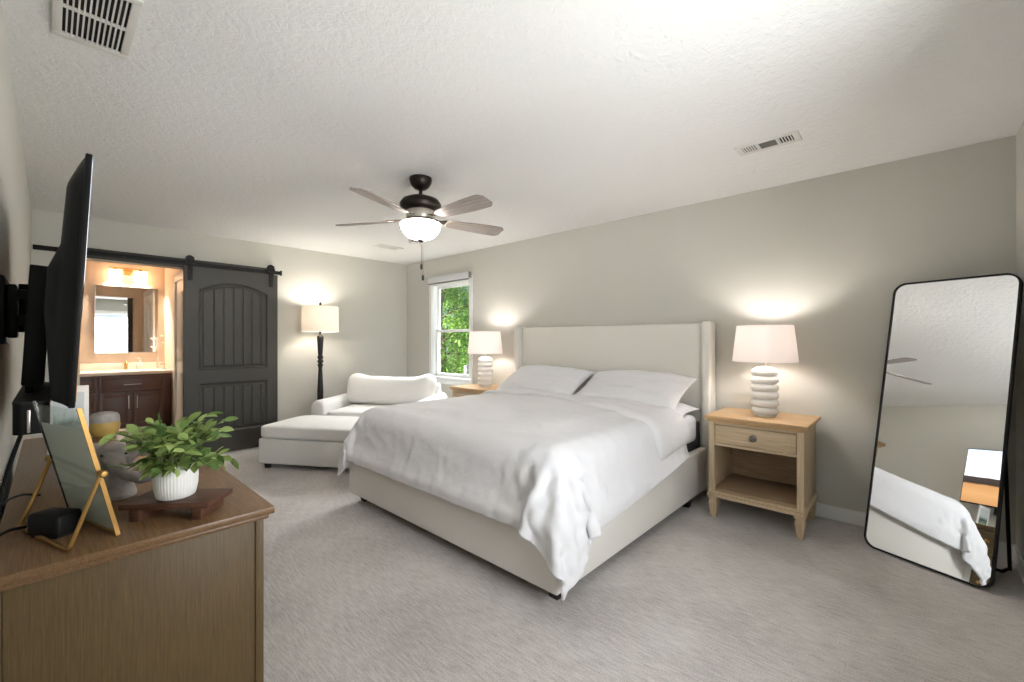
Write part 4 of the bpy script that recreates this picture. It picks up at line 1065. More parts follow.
def pillow(name, label, loc, size, rot, seed, group='bed pillows'):
    """stuffed pillow: thick middle, thin seamed border, pulled-out corners"""
    t = thing(name, label, 'pillow', loc, 0, group)
    sx, sy, sz = size
    rm = Euler(rot).to_matrix()
    b = MB()
    N = 44

    def surf(side):
        V = []
        for i in range(N + 1):
            row = []
            for j in range(N + 1):
                u, v_ = -1 + 2 * i / N, -1 + 2 * j / N
                # pinch the sides in between the corners
                px = u * (1 - .07 * (1 - v_ ** 2) * abs(u) ** 3)
                py = v_ * (1 - .10 * (1 - u ** 2) * abs(v_) ** 3)
                hgt = (max(0, 1 - u ** 4) ** .62) * (max(0, 1 - v_ ** 4) ** .62)
                hgt *= .86 + .14 * math.cos(u * 2.2 + seed) * math.cos(v_ * 1.7)
                wr = .010 * noise.noise(Vector((u * 3.2 + seed, v_ * 3.2, side))) + .012 * noise.noise(Vector((u * 1.4 + seed * 3, v_ * 5.5, side + 4))) * (.3 + abs(u))
                z = side * (sz / 2) * hgt + wr * min(1, hgt * 2.5)
                p = Vector((px * sx / 2, py * sy / 2 , z - .035 * (abs(u) ** 2) * (1 if True else 0)))
                row.append(rm @ p)
            V.append(row)
        return V
    top, bot = surf(1), surf(-1)
    vt = [[b.bm.verts.new(p) for p in r] for r in top]
    vb = [[(vt[i][j] if i in (0, N) or j in (0, N) else b.bm.verts.new(bot[i][j])) for j in range(N + 1)] for i in range(N + 1)]
    for i in range(N):
        for j in range(N):
            b.bm.faces.new((vt[i][j], vt[i + 1][j], vt[i + 1][j + 1], vt[i][j + 1]))
            b.bm.faces.new((vb[i][j], vb[i][j + 1], vb[i + 1][j + 1], vb[i + 1][j]))
    b.build('pillowcase', 'cotton', t, smooth=180)
    b = MB()
    e = [vv for vv in ([top[i][0] for i in range(N)] + [top[N][j] for j in range(N)] + [top[i][N] for i in range(N, 0, -1)] + [top[0][j] for j in range(N, 0, -1)])]
    b.tube(e, .0045, 6, closed=True)
    b.build('piped_seam', 'cotton', t)
    return t


# local: x along the bed's width, y from front edge to headboard
pillow('pillow', 'white pillow leaning on the headboard, nearest the window', (3.355, 2.72, .872), (.96, .49, .18), (R(28), 0, R(-90)), 1.0)
pillow('pillow', 'white pillow leaning on the headboard, nearer the right nightstand', (3.35, 1.755, .866), (.96, .50, .185), (R(28), 0, R(-91)), 3.7)
pillow('pillow', 'white pillow lying flat under the right leaning pillow', (3.44, 1.755, .728), (.98, .33, .085), (R(4), 0, R(-90)), 6.1)
pillow('pillow', 'white pillow lying flat under the leaning pillow by the window', (3.44, 2.74, .728), (.96, .33, .085), (R(4), 0, R(-90)), 8.3)

# ------------------------------------------------------------------ nightstands


def nightstand(name, label, loc):
    t = thing(name, label, 'nightstand', loc, 0, 'nightstands beside the bed')
    b = MB(); b.box((-.265, -.312, .703), (.25, .312, .728), .006, 3); b.box((-.25, -.298, .685), (.24, .298, .704), .005, 2); b.build('top', 'oaktop', t)
    for s in (-1, 1):
        b = MB(); b.box((-.232, s * .272 - .014, .19), (.232, s * .272 + .014, .6855), .003)
        b.box((-.242, s * .268 - .02, .19), (-.205, s * .268 + .02, .6855), .004); b.build('side_panel', 'oakv', t)
    b = MB(); b.box((.215, -.258, .19), (.228, .258, .68)); b.build('back_panel', 'oakshade', t, smooth=0)
    b = MB(); b.box((-.228, -.258, .192), (.215, .258, .212), .003); b.build('lower_shelf', 'oakshade', t)
    b = MB(); b.box((-.25, -.298, .15), (.24, .298, .175), .006, 2); b.box((-.243, -.291, .175), (.236, .291, .192), .006, 2); b.build('base_moulding', 'oakv', t)
    b = MB(); b.box((-.235, -.249, .667), (-.21, .249, .684), .002); b.box((-.235, -.249, .518), (-.21, .249, .536), .002); b.build('face_rail', 'oak', t)
    b = MB(); b.box((-.2, -.258, .52), (.2, .258, .535)); b.build('drawer_bottom_panel', 'oakshade', t, smooth=0)
    b = MB(); b.box((-.238, -.244, .54), (-.218, .244, .663), .003); b.box((-.218, -.24, .545), (.19, .24, .648)); dr = b.build('drawer', 'oak', t)
    b = MB(); b.lathe([(.024, 0), (.024, .003), (.018, .006), (.008, .009), (.008, .02), (.017, .026), (.019, .032), (.012, .039), (0, .041)], 24, (-.238, 0, .602), axis=(-1, 0, 0))
    b.build('round_knob', 'pewter', dr)
    for sx in (-.205, .2):
        for sy in (-.262, .262):
            b = MB(); b.box((sx - .032, sy - .032, .13), (sx + .032, sy + .032, .151), .004)
            b.frustum((sx, sy, .0), (.034, .034), (sx, sy, .1), (.056, .056)); b.frustum((sx, sy, .1), (.056, .056), (sx, sy, .13), (.046, .046)); b.build('leg', 'oakv', t, smooth=0)
    return t


n1 = nightstand('nightstand', 'light oak nightstand with an open shelf at the right of the bed', (3.462, .775, 0))
n2 = copy_tree(n1)
n2.location = (3.462, 3.665, 0)
n2['label'] = 'light oak nightstand below the window, half hidden by the bed'


def table_lamp(label, loc):
    t = thing('table_lamp', label, 'lamp', loc, 0, 'ribbed white table lamps')
    prof = [(0, 0), (.066, 0), (.07, .006)]
    z = .012
    for k in range(6):
        r = .084 + (.004 if 1 <= k <= 4 else 0)
        h = .0545
        prof += [(r - .020, z), (r - .007, z + .006), (r, z + .018), (r, z + .032), (r - .006, z + .043), (r - .020, z + h - .003)]
        z += h
    prof += [(.058, z + .004), (.036, z + .008), (.016, z + .012), (0, z + .012)]
    b = MB(); b.lathe(prof, 48); b.build('lamp_base', 'ceramic', t)
    b = MB(); b.lathe([(.011, z + .02), (.011, z + .06), (.018, z + .065), (.018, z + .11), (0, z + .11)], 18); b.tube([(0, 0, z + .06), (.075, 0, z + .1), (.075, 0, z + .24), (0, 0, z + .30), (-.075, 0, z + .24), (-.075, 0, z + .1), (0, 0, z + .06)], .0022, 6); b.build('lamp_harp', 'nickel', t)
    zs = .385
    b = MB(); b.lathe([(.205, zs), (.205, zs + .004), (.178, zs + .252), (.178, zs + .256), (.175, zs + .256), (.175, zs + .252), (.202, zs + .004), (.202, zs), (.205, zs)], 56, close=False); b.build('lamp_shade', 'shade', t)
    b = MB()
    for k in range(3):
        a = 2 * PI * k / 3
        b.tube([(0, 0, zs + .243), (.176 * math.cos(a), .176 * math.sin(a), zs + .251)], .002, 6)
    b.lathe([(0, zs + .238), (.012, zs + .238), (.012, zs + .262), (.006, zs + .275), (0, zs + .277)], 14); b.build('shade_spider', 'nickel', t)
    b = MB(); b.lathe([(0, zs + .025), (.014, zs + .025), (.018, zs + .045), (.03, zs + .085), (.027, zs + .105), (.012, zs + .122), (0, zs + .125)], 20); b.build('light_bulb', 'bulb', t)
    lamp('bulb_light', 'POINT', (0, 0, zs + .15), 4.0, (1, .96, .93), parent=t, shadow_soft_size=.045)
    return t


l1 = table_lamp('white ribbed table lamp on the nightstand right of the bed', (3.47, .762, .7285))
l2 = copy_tree(l1)
l2.location = (3.46, 3.64, .7285)
l2['label'] = 'white ribbed table lamp on the far nightstand, in front of the window'

# ------------------------------------------------------------------ ceiling fan
fan = thing('ceiling_fan', 'five-blade ceiling fan with a dark bronze motor and a glowing glass bowl', 'ceiling fan', (1.827, 2.60, H))
b = MB(); b.lathe([(.078, -.0005), (.08, -.012), (.076, -.035), (.062, -.062), (.04, -.082), (.02, -.088), (0, -.088)], 40); b.build('canopy', 'bronze', fan)
b = MB(); b.lathe([(.013, -.084), (.013, -.16)], 16); b.build('downrod', 'bronze', fan)
b = MB(); b.lathe([(0, -.135), (.03, -.137), (.09, -.145), (.13, -.163), (.148, -.19), (.148, -.205), (.14, -.222), (.115, -.236), (.1, -.24), (0, -.24)], 48); b.build('motor_housing', 'bronze', fan)
b = MB(); b.lathe([(.1, -.241), (.106, -.27), (.1, -.30), (.075, -.312), (0, -.312)], 40); b.build('blade_hub', 'nickel', fan)
b = MB(); b.lathe([(0, -.313), (.062, -.313), (.07, -.320), (.12, -.323), (.139, -.324), (.139, -.33), (.1, -.331), (0, -.331)], 40); b.build('light_fitter', 'bronze', fan)
b = MB(); b.lathe([(.137, -.331), (.142, -.336), (.141, -.346), (.134, -.374), (.116, -.402), (.085, -.427), (.045, -.443), (0, -.446)], 48, close=False)
b.build('light_bowl', 'bowl', fan)
b = MB(); b.lathe([(0, -.444), (.022, -.444), (.026, -.45), (.018, -.46), (.008, -.468), (.008, -.476), (0, -.478)], 24); b.build('finial', 'bronze', fan)
for dx, dy, z1 in ((.004, -.004, -.62), (.011, -.012, -.70)):
    b = MB(); b.tube([(dx * .4, dy * .4, -.47), (dx, dy, -.52), (dx, dy, z1)], .0022, 6); c = b.build('pull_chain', 'chain', fan)
    b = MB(); b.lathe([(0, z1), (.005, z1), (.009, z1 - .012), (.0095, z1 - .035), (.005, z1 - .042), (0, z1 - .043)], 14, (dx, dy, 0)); b.build('chain_pull', 'foot', c)
for deg in (119, 202, 272, 345, 56):
    ang = R(deg)
    rot = Matrix.Rotation(ang, 4, 'Z')
    pitch = Matrix.Rotation(R(-13), 4, 'X')
    N = 26
    poly = []
    for i in range(N + 1):
        s = i / N
        r = .20 + .475 * s
        wd = .047 + .026 * min(1, s * 1.6)
        if s > .9:
            wd *= math.sqrt(max(0.0, 1 - ((s - .9) / .1) ** 2 * .62))
        if s < .06:
            wd *= .75 + .25 * s / .06
        poly.append((r, wd))
    pts = [(r, w) for r, w in poly] + [(r, -w) for r, w in reversed(poly)]
    b = MB(); b.prism(pts, -.004, .004)
    for v_ in b.bm.verts:
        v_.co = pitch @ v_.co
        v_.co.z -= .300
    bl = b.build('fan_blade', 'blade', fan)
    bl.rotation_euler = (0, 0, ang)
    b = MB(); b.prism([(.085, .018), (.14, .012), (.19, .03), (.245, .036), (.275, .02), (.285, 0), (.275, -.02), (.245, -.036), (.19, -.03), (.14, -.012), (.085, -.018)], .0045, .009)
    for v_ in b.bm.verts:
        if v_.co.x > .12:
            v_.co = pitch @ v_.co
        v_.co.z -= .300 if v_.co.x > .12 else .288
    b.build('blade_bracket', 'bronze', bl)
lamp('bowl_light', 'POINT', (0, 0, -.36), 190, (1, .985, .97), parent=fan, shadow_soft_size=.1)

# ------------------------------------------------------------------ chair, ottoman, floor lamp in the far corner
RZ = R(-57.7)
ot = thing('ottoman', 'white upholstered storage ottoman in front of the wide armchair', 'ottoman', (2.02, 4.355, 0), RZ)
b = MB(); b.box((-.64, -.335, .05), (.64, .33, .30), .02, 3); b.build('ottoman_base', 'upholstery', ot)
b = MB(); cushion(b, (-.655, -.352, .30), (.655, .345, .425), 9, .012); b.build('ottoman_cushion', 'upholstery', ot, smooth=180)
for sx in (-1, 1):
    for sy in (-1, 1):
        b = MB(); b.lathe([(.03, 0), (.034, .05)], 16, (sx * .58, sy * .27, 0)); b.build('leg', 'foot', ot)

ch = thing('armchair', 'wide white armchair with a plump back cushion in the far corner', 'armchair', (2.789, 4.745, 0), RZ)
b = MB(); b.box((-.62, -.42, .06), (.62, .44, .30), .02, 3); b.build('seat_base', 'upholstery', ch)
b = MB(); cushion(b, (-.505, -.45, .30), (.505, .26, .455), 9, .015); b.build('seat_cushion', 'upholstery', ch, smooth=180)
for s in (-1, 1):
    b = MB()
    prof = []
    # arm cross-section: flat sides, rolled top, leaning outward a little
    for k in range(21):
        a = PI * k / 20
        prof.append((s * .592 - math.cos(a) * .082, .505 + math.sin(a) * .072))
    prof = [(s * .592 - .07, .06)] + prof + [(s * .592 + .07, .06)]
    ys = [-.455, -.45, -.43, -.40, -.2, 0, .2, .42]
    ins = [.88, .94, .985, 1, 1, 1, 1, 1]
    lift = [-.01, -.005, 0, 0, 0, .005, .012, .02]
    rings = []
    for y, f, dz in zip(ys, ins, lift):
        rings.append([b.bm.verts.new((s * .585 + (x - s * .585) * f, y, (z if z < .1 else (z - .3) * f + .3 + dz))) for x, z in prof])
    n = len(prof)
    for A, B in zip(rings, rings[1:]):
        for k in range(n):
            b.bm.faces.new((A[k], A[(k + 1) % n], B[(k + 1) % n], B[k]))
    b.bm.faces.new(rings[0]); b.bm.faces.new(rings[-1][::-1])
    b.build('arm', 'upholstery', ch, smooth=50)
b = MB(); b.box((-.60, .26, .28), (.60, .44, .72), .05, 4); b.build('back_frame', 'upholstery', ch)
b = MB()


def backc(u, v):
    a = -PI + 2 * PI * u
    t_ = -PI / 2 + PI * v

    def sp(w, p):
        return math.copysign(abs(w) ** p, w)
    x = sp(math.cos(t_), .42) * sp(math.cos(a), .42)
    y = sp(math.cos(t_), .75) * sp(math.sin(a), .75)
    z = sp(math.sin(t_), .5)
    ear = .055 * math.exp(-((abs(x) - .86) / .2) ** 2) * max(0, z) - .012 * math.cos(x * 2.5) * max(0, z)
    wob = .012 * noise.noise(Vector((x * 2.4, y, z * 2.2 + 3)))
    return Vector((x * .615 * (1 - .05 * (1 - max(0, z)) ), .20 + y * .15 + .05 * z, .635 + z * .175 + ear + wob))


b.grid(72, 36, backc, closeu=True)
bmesh.ops.remove_doubles(b.bm, verts=b.bm.verts, dist=1e-5)
b.build('back_cushion', 'upholstery', ch, smooth=180)
for sx in (-1, 1):
    for sy in (-1, 1):
        b = MB(); b.lathe([(.03, 0), (.034, .06)], 16, (sx * .56, sy * .37, 0)); b.build('leg', 'foot', ch)

fl = thing('floor_lamp', 'floor lamp with a black turned column and cream drum shade behind the armchair', 'lamp', (2.305, 5.42, 0))
b = MB(); b.lathe([(0, 0), (.14, 0), (.145, .012), (.13, .026), (.06, .04), (.03, .06), (0, .06)], 40); b.build('lamp_base', 'foot', fl)
prof = [(.02, .05), (.03, .09), (.022, .13), (.026, .2), (.033, .45), (.036, .62), (.028, .80), (.022, .92), (.034, .965), (.02, .98), (.036, 1.0), (.036, 1.012), (.022, 1.03), (.038, 1.055), (.024, 1.08),
        (.028, 1.12), (.036, 1.24), (.04, 1.30), (.034, 1.325), (.016, 1.335), (.012, 1.36), (.018, 1.385), (.018, 1.42), (0, 1.42)]
b = MB(); b.lathe(prof, 32, close=False); b.build('turned_column', 'foot', fl)
b = MB(); b.lathe([(.215, 1.375), (.21, 1.69), (.207, 1.69), (.212, 1.375), (.215, 1.375)], 56, close=False); b.build('lamp_shade', 'shadef', fl)
b = MB()
for k in range(3):
    a = 2 * PI * k / 3
    b.tube([(0, 0, 1.685), (.209 * math.cos(a), .209 * math.sin(a), 1.685)], .0025, 6)
b.tube([(0, 0, 1.42), (.05, 0, 1.46), (.05, 0, 1.62), (0, 0, 1.69), (-.05, 0, 1.62), (-.05, 0, 1.46), (0, 0, 1.42)], .0025, 6)
b.build('shade_spider', 'foot', fl)
b = MB(); b.lathe([(0, 1.68), (.008, 1.68), (.008, 1.70), (.015, 1.712), (.015, 1.735), (.006, 1.75), (0, 1.75)], 16); b.build('finial', 'foot', fl)
b = MB(); b.lathe([(0, 1.42), (.014, 1.42), (.018, 1.45), (.03, 1.5), (.027, 1.53), (0, 1.55)], 20); b.build('light_bulb', 'bulb', fl)
lamp('bulb_light', 'POINT', (.0, -.0, 1.58), 6, (1, .95, .88), parent=fl, shadow_soft_size=.05)

# ------------------------------------------------------------------ roller blind over the window
rb = thing('roller_blind', 'light grey roller blind rolled up above the window', 'blind', (XR, W1C, 2.125))
b = MB(); b.box((-.07, -.45, -.042), (-.0215, .45, .042), .012, 3); b.build('blind_cassette', 'shadebox', rb)
b = MB(); b.box((-.055, -.43, -.06), (-.04, .43, -.042), .003); b.build('bottom_bar', 'ventg', rb)
for s in (-1, 1):
    b = MB(); b.box((-.068, s * .452 - .004, -.04), (-.0215, s * .452 + .004, .04), .002); b.build('end_cap', 'ventg', rb)

# ------------------------------------------------------------------ leaning mirror
mr = thing('floor_mirror', 'tall black-framed mirror with rounded corners leaning in the right corner', 'mirror', (3.300, -.043, 0), R(-113.3))
TILT = Matrix.Rotation(R(-12.3), 4, 'X')
hw, hh, rc = .279, 1.66, .065


def rrect(ins=0.0, n=10):
    pts = []
    for cx, cz, a0 in ((hw - rc, hh - rc, 0), (-hw + rc, hh - rc, 90), (-hw + rc, rc, 180), (hw - rc, rc, 270)):
        for k in range(n + 1):
            a = R(a0 + 90 * k / n)
            pts.append((cx + (rc - ins) * math.cos(a), cz + (rc - ins) * math.sin(a)))
    return pts


def tilted(b, dz=.006):
    for v_ in b.bm.verts:
        v_.co = TILT @ v_.co
        v_.co.z += dz


b = MB(); b.prism(rrect(.004), 0, .006, 'XZ'); tilted(b); b.build('mirror_glass', 'mirror', mr, smooth=0)
b = MB()
o1, o2 = rrect(0), rrect(.009)
n = len(o1)
fr = []
for pts, y in ((o2, -.006), (o1, -.006), (o1, .020), (o2, .020)):
    fr.append([b.bm.verts.new((p[0], y, p[1])) for p in pts])
for A, B in zip(fr, fr[1:] + fr[:1]):
    for k in range(n):
        b.bm.faces.new((A[k], A[(k + 1) % n], B[(k + 1) % n], B[k]))
tilted(b); b.build('mirror_frame', 'blackm', mr, smooth=40)
b = MB(); b.prism(rrect(.012), .0065, .02, 'XZ'); tilted(b); b.build('backing_board', 'matt', mr, smooth=0)
b = MB()
hz = 1.0
hinge = TILT @ Vector((0, .03, hz))
lw = .24
pts = [(-lw, hinge.y, hinge.z), (-lw, .325, .03)]
for k in range(1, 7):
    a = R(90 * k / 6)
    pts.append((-lw + .03 * math.sin(a), .325 + .004 * k / 6, .04 - .032 * math.sin(a)))
q = [(-x, y, z) for x, y, z in reversed(pts)]
b.tube(pts + q, .008, 10); b.build('easel_leg', 'blackm', mr)
# ------------------------------------------------------------------ dresser
DT = .80
dr = thing('dresser', 'long brown oak dresser along the left wall below the television', 'dresser', (0, 0, 0))
b = MB(); b.box((-.085, 1.298, DT - .02), (.427, 3.035, DT), .004, 2); b.box((-.077, 1.308, DT - .034), (.416, 3.026, DT - .0195), .005, 2); b.build('top', 'dresstop', dr)
for y0, y1 in ((1.322, 1.344), (2.992, 3.014)):
    b = MB(); b.box((-.0655, y0, .06), (.3835, y1, DT - .034), .002); b.build('side_panel', 'dress', dr)
for y0, y1 in ((1.318, 1.35), (2.986, 3.018)):
    for x0, x1 in ((-.071, -.066), (.384, .405)):
        b = MB(); b.box((x0, y0, 0), (x1, y1, DT - .034), .003); b.build('corner_post', 'dress', dr)
b = MB(); b.box((-.065, 1.345, .06), (-.05, 2.99, DT - .034)); b.build('back_panel', 'dress', dr, smooth=0)
b = MB(); b.box((-.05, 1.345, .06), (.36, 2.99, .08)); b.build('bottom_panel', 'dress', dr, smooth=0)
b = MB(); b.box((.37, 1.351, .05), (.398, 2.985, .085), .002); b.box((.37, 1.351, DT - .06), (.398, 2.985, DT - .034), .002)
for z in (.305, .525):
    b.box((.37, 1.351, z), (.398, 2.985, z + .018), .002)
for k in (1, 2):
    y = 1.351 + k * (1.634 / 3)
    b.box((.37, y - .012, .05), (.398, y + .012, DT - .034), .002)
b.build('face_frame', 'dress', dr)
for (z0, z1) in ((.09, .30), (.328, .52), (.548, .735)):
    for k in range(3):
        y0 = 1.351 + k * (1.634 / 3) + .016
        y1 = 1.351 + (k + 1) * (1.634 / 3) - .016
        b = MB(); b.box((.1, y0, z0), (.392, y1, z1), .002)
        f = .035
        b.box((.39, y0, z0), (.403, y1, z0 + f), .003); b.box((.39, y0, z1 - f), (.403, y1, z1), .003)
        b.box((.39, y0, z0 + f), (.403, y0 + f, z1 - f), .003); b.box((.39, y1 - f, z0 + f), (.403, y1, z1 - f), .003)
        d_ = b.build('drawer', 'dress', dr)
        b = MB(); b.lathe([(.014, 0), (.007, .006), (.007, .016), (.015, .022), (.016, .028), (0, .034)], 18, (.3925, (y0 + y1) / 2, (z0 + z1) / 2), axis=(1, 0, 0)); b.build('knob', 'brass', d_)

# ------------------------------------------------------------------ television on its arm, soundbar, cables
tv = thing('television', 'large flat television tilted forward on the left wall, seen edge-on', 'television', (.052, 2.235, 1.424), 0)
TVT = Matrix.Rotation(R(2.8), 4, 'Y')
hwid, hht = .615, .342


def tvm(b):
    for v_ in b.bm.verts:
        v_.co = TVT @ v_.co


b = MB(); b.box((-.004, -hwid, -hht), (.010, hwid, hht), .003, 2); tvm(b); b.build('bezel', 'black', tv)


def screen_mat():
    """switched-on screen: pale sky, dark horizon, orange sand"""
    m = bpy.data.materials.new('lit_tv_screen')
    m.use_nodes = True
    nt = m.node_tree
    bs = nt.nodes['Principled BSDF']
    bs.inputs['Base Color'].default_value = (.004, .004, .004, 1)
    bs.inputs['Roughness'].default_value = .08
    tc = nt.nodes.new('ShaderNodeTexCoord')
    sp = nt.nodes.new('ShaderNodeSeparateXYZ')
    nt.links.new(tc.outputs['Generated'], sp.inputs[0])
    nz = nt.nodes.new('ShaderNodeTexNoise')
    nz.inputs['Scale'].default_value = 6
    nz.inputs['Detail'].default_value = 6
    nt.links.new(tc.outputs['Generated'], nz.inputs['Vector'])
    ad = nt.nodes.new('ShaderNodeMath')
    ad.operation = 'MULTIPLY_ADD'
    ad.inputs[1].default_value = .05
    nt.links.new(nz.outputs['Fac'], ad.inputs[0])
    nt.links.new(sp.outputs['Z'], ad.inputs[2])
    cr = nt.nodes.new('ShaderNodeValToRGB')
    e = cr.color_ramp.elements
    e[0].position, e[0].color = .0, lin((176, 128, 82))
    e[1].position, e[1].color = 1.0, lin((206, 222, 246))
    for p, c in ((.20, (198, 150, 100)), (.36, (186, 136, 88)), (.385, (54, 44, 40)), (.50, (62, 54, 52)), (.515, (250, 250, 252)), (.75, (240, 244, 252))):
        k = e.new(p)
        k.color = lin(c)
    nt.links.new(ad.outputs[0], cr.inputs[0])
    nt.links.new(cr.outputs[0], bs.inputs['Emission Color'])
    bs.inputs['Emission Strength'].default_value = .62
    return m


b = MB(); b.box((.0102, -hwid + .010, -hht + .016), (.0112, hwid - .010, hht - .009)); tvm(b); b.build('screen', screen_mat(), tv, smooth=0)
b = MB()


def tvback(side):
    def fn(u, v):
        y = -1 + 2 * u
        z = -1 + 2 * v
        e = min(1, (1 - abs(y)) / .10) ** .6
        ez = min(1, max(0, (1 - z)) / .22) ** .7 * min(1, max(0, 1 + z) / .03) ** .5
        d = .030 * e * ez + .026 * max(0, min(1, (.35 - z) / .25)) * min(1, max(0, .9 - abs(y)) / .08) * min(1, max(0, z + 1) / .75)
        return Vector((-.004 - d, y * (hwid - .004), z * (hht - .004)))
    return fn


b.grid(50, 60, tvback(1)); tvm(b); b.build('back_casing', 'black', tv, smooth=30)

mo = thing('wall_mount', 'black articulated wall mount between the left wall and the television', 'wall mount', (XL, 2.235, 1.40))
b = MB(); b.box((.001, -.13, -.15), (.016, .13, .07), .004); b.box((.016, -.05, -.13), (.04, .05, .05), .006); b.build('wall_plate', 'blackm', mo)
b = MB(); b.box((.03, -.03, -.09), (.085, .03, -.05), .006); b.box((.03, -.03, .0), (.085, .03, .035), .006)
b.lathe([(.014, -.11), (.014, .055)], 16, (.055, 0, 0)); b.build('swing_arm', 'blackm', mo)
b = MB(); b.box((.078, -.16, -.12), (.092, .16, .10), .004); b.box((.074, -.19, -.275), (.102, .19, -.11), .004); b.build('bracket_plate', 'blackm', mo)
for y in (-.2, .2):
    b = MB(); b.box((.062, y - .018, -.28), (.110, y + .018, .10), .004, rot=Matrix.Rotation(R(2.8), 3, 'Y')); b.build('bracket_rail', 'blackm', mo)
    b = MB(); b.box((.082, min(y, 0) - .0, -.02), (.095, max(y, 0), .02), .003); b.build('cross_bar', 'blackm', mo)

sb = thing('soundbar', 'black rounded soundbar fixed under the television', 'soundbar', (-.034, 2.12, 1.056))
b = MB()
pts = []
for cx, cy, a0 in ((.034 - .02, .40 - .02, 0), (-.034 + .02, .40 - .02, 90), (-.034 + .02, -.40 + .02, 180), (.034 - .02, -.40 + .02, 270)):
    for k in range(7):
        a = R(a0 + 15 * k)
        pts.append((cx + .02 * math.cos(a), cy + .02 * math.sin(a)))
b.prism(pts, -.045, .036); b.build('soundbar_body', 'black', sb, smooth=40)
b = MB(); b.prism([(x * 1.03, y * 1.004) for x, y in pts], .0363, .041); b.build('soundbar_lid', 'blackm', sb, smooth=40)
b = MB(); b.box((-.008, -.4065, -.04), (-.002, -.4005, .02), .001); b.build('silver_strip', 'nickel', sb)
for y in (-.2, .2):
    b = MB(); b.box((-.020, y - .015 + .115, .041), (-.002, y + .015 + .115, .077), .002); b.build('hanging_bracket', 'blackm', sb)


def cable(label, pts, r=.0035):
    P = [Vector(p) for p in pts]
    out = []
    n = len(P)
    for i in range(n - 1):          # Catmull-Rom
        p0, p1, p2, p3 = P[max(i - 1, 0)], P[i], P[i + 1], P[min(i + 2, n - 1)]
        for k in range(8):
            t = k / 8
            out.append(.5 * ((2 * p1) + (p2 - p0) * t + (2 * p0 - 5 * p1 + 4 * p2 - p3) * t * t + (3 * p1 - p0 - 3 * p2 + p3) * t ** 3))
    out.append(P[-1])
    b = MB(); b.tube(out, r, 8)
    return tag(b.build('cable', 'black'), label, 'cable', 'black cables behind the dresser')


cable('black cable hanging down the left wall from under the soundbar', [(-.05, 1.80, 1.02), (-.075, 1.74, .92), (-.092, 1.62, .80), (-.096, 1.46, .66), (-.098, 1.40, .45), (-.096, 1.38, .2), (-.095, 1.4, .05)], .005)
cable('black cable curling over the dresser edge to the small black box', [(-.04, 1.55, .815), (-.07, 1.52, .822), (-.094, 1.46, .81), (-.102, 1.40, .74), (-.102, 1.36, .6), (-.102, 1.35, .4)], .0035)
cable('thin black cable looping off the dresser back edge', [(-.02, 1.88, .806), (-.06, 1.86, .82), (-.093, 1.80, .81), (-.102, 1.74, .74), (-.1, 1.7, .68), (-.098, 1.74, .63), (-.1, 1.78, .5)], .003)

bx = thing('set_top_box', 'small black box on the dresser inside the gold easel', 'electronic box', (.008, 1.492, DT), R(-55))
b = MB(); b.box((-.044, -.028, .003), (.044, .028, .055), .009, 4); b.build('box_body', 'black', bx)
b = MB(); b.box((-.036, -.022, 0), (.036, .022, .0035)); b.build('rubber_base', 'slot', bx, smooth=0)

# ------------------------------------------------------------------ gold easel picture frame
P0, P1 = Vector((.109, 1.369, 0)), Vector((.037, 1.61, 0))
gf = thing('easel_picture_frame', 'glass picture frame in a brushed gold wire easel, front of the dresser', 'picture frame', (P0.x, P0.y, DT))
U = (P1 - P0).normalized()
LEN = .252
PV = Vector((-U.y, U.x, 0))
if PV.x > 0:
    PV = -PV                                     # leans this way (towards the wall)
TOPV = PV * .068 + Vector((0, 0, .305))
TN = TOPV.normalized()
FN = U.cross(TN).normalized()
HL = TOPV.length


def fp(a, h, d=0.0):
    return U * a + TN * h + FN * d + Vector((0, 0, .006))


def fbar(b, a0, a1, h0, h1, d0, d1):
    vs = [b.bm.verts.new(fp(a, h, d)) for a in (a0, a1) for h in (h0, h1) for d in (d0, d1)]
    for f in ((0, 1, 3, 2), (4, 6, 7, 5), (0, 4, 5, 1), (2, 3, 7, 6), (0, 2, 6, 4), (1, 5, 7, 3)):
        b.bm.faces.new([vs[i] for i in f])


b = MB(); fbar(b, 0, .0045, -.004, HL, -.0042, .0042); b.build('side_bar', 'gold', gf, smooth=0)
b = MB(); fbar(b, LEN - .003, LEN, -.004, HL, -.0032, .0032); b.build('side_bar', 'bronze', gf, smooth=0)  # also a gold bar; dark bronze puts its shading into the colour
b = MB(); fbar(b, .0045, LEN - .0045, -.002, .004, -.004, .004); b.build('bottom_bar', 'gold', gf, smooth=0)
b = MB(); fbar(b, .0045, LEN - .0045, .004, HL - .006, -.0030, -.0016); fbar(b, .0045, LEN - .0045, .004, HL - .006, .0016, .0030); b.build('glass_pane', 'fglass', gf, smooth=0)
b = MB(); fbar(b, .006, LEN - .006, .006, HL - .055, -.0008, .0008); b.build('mounted_print', 'paperg', gf, smooth=0)
hz_ = HL * .50
h0, h1 = fp(-.009, hz_), fp(LEN + .009, hz_)
g0 = PV * .088 + U * (-.009) + Vector((0, 0, .0055))
g1 = PV * .088 + U * (LEN + .009) + Vector((0, 0, .0055))


def rnd_path(ps, r=.012):
    ps = [Vector(p) for p in ps]
    out = [ps[0]]
    for i in range(1, len(ps) - 1):
        a, c, d_ = ps[i - 1], ps[i], ps[i + 1]
        u1, u2 = (a - c).normalized() * r, (d_ - c).normalized() * r
        for k in range(6):
            t = k / 5
            out.append((c + u1) * (1 - t) ** 2 + c * 2 * t * (1 - t) + (c + u2) * t * t)
    out.append(ps[-1])
    return out


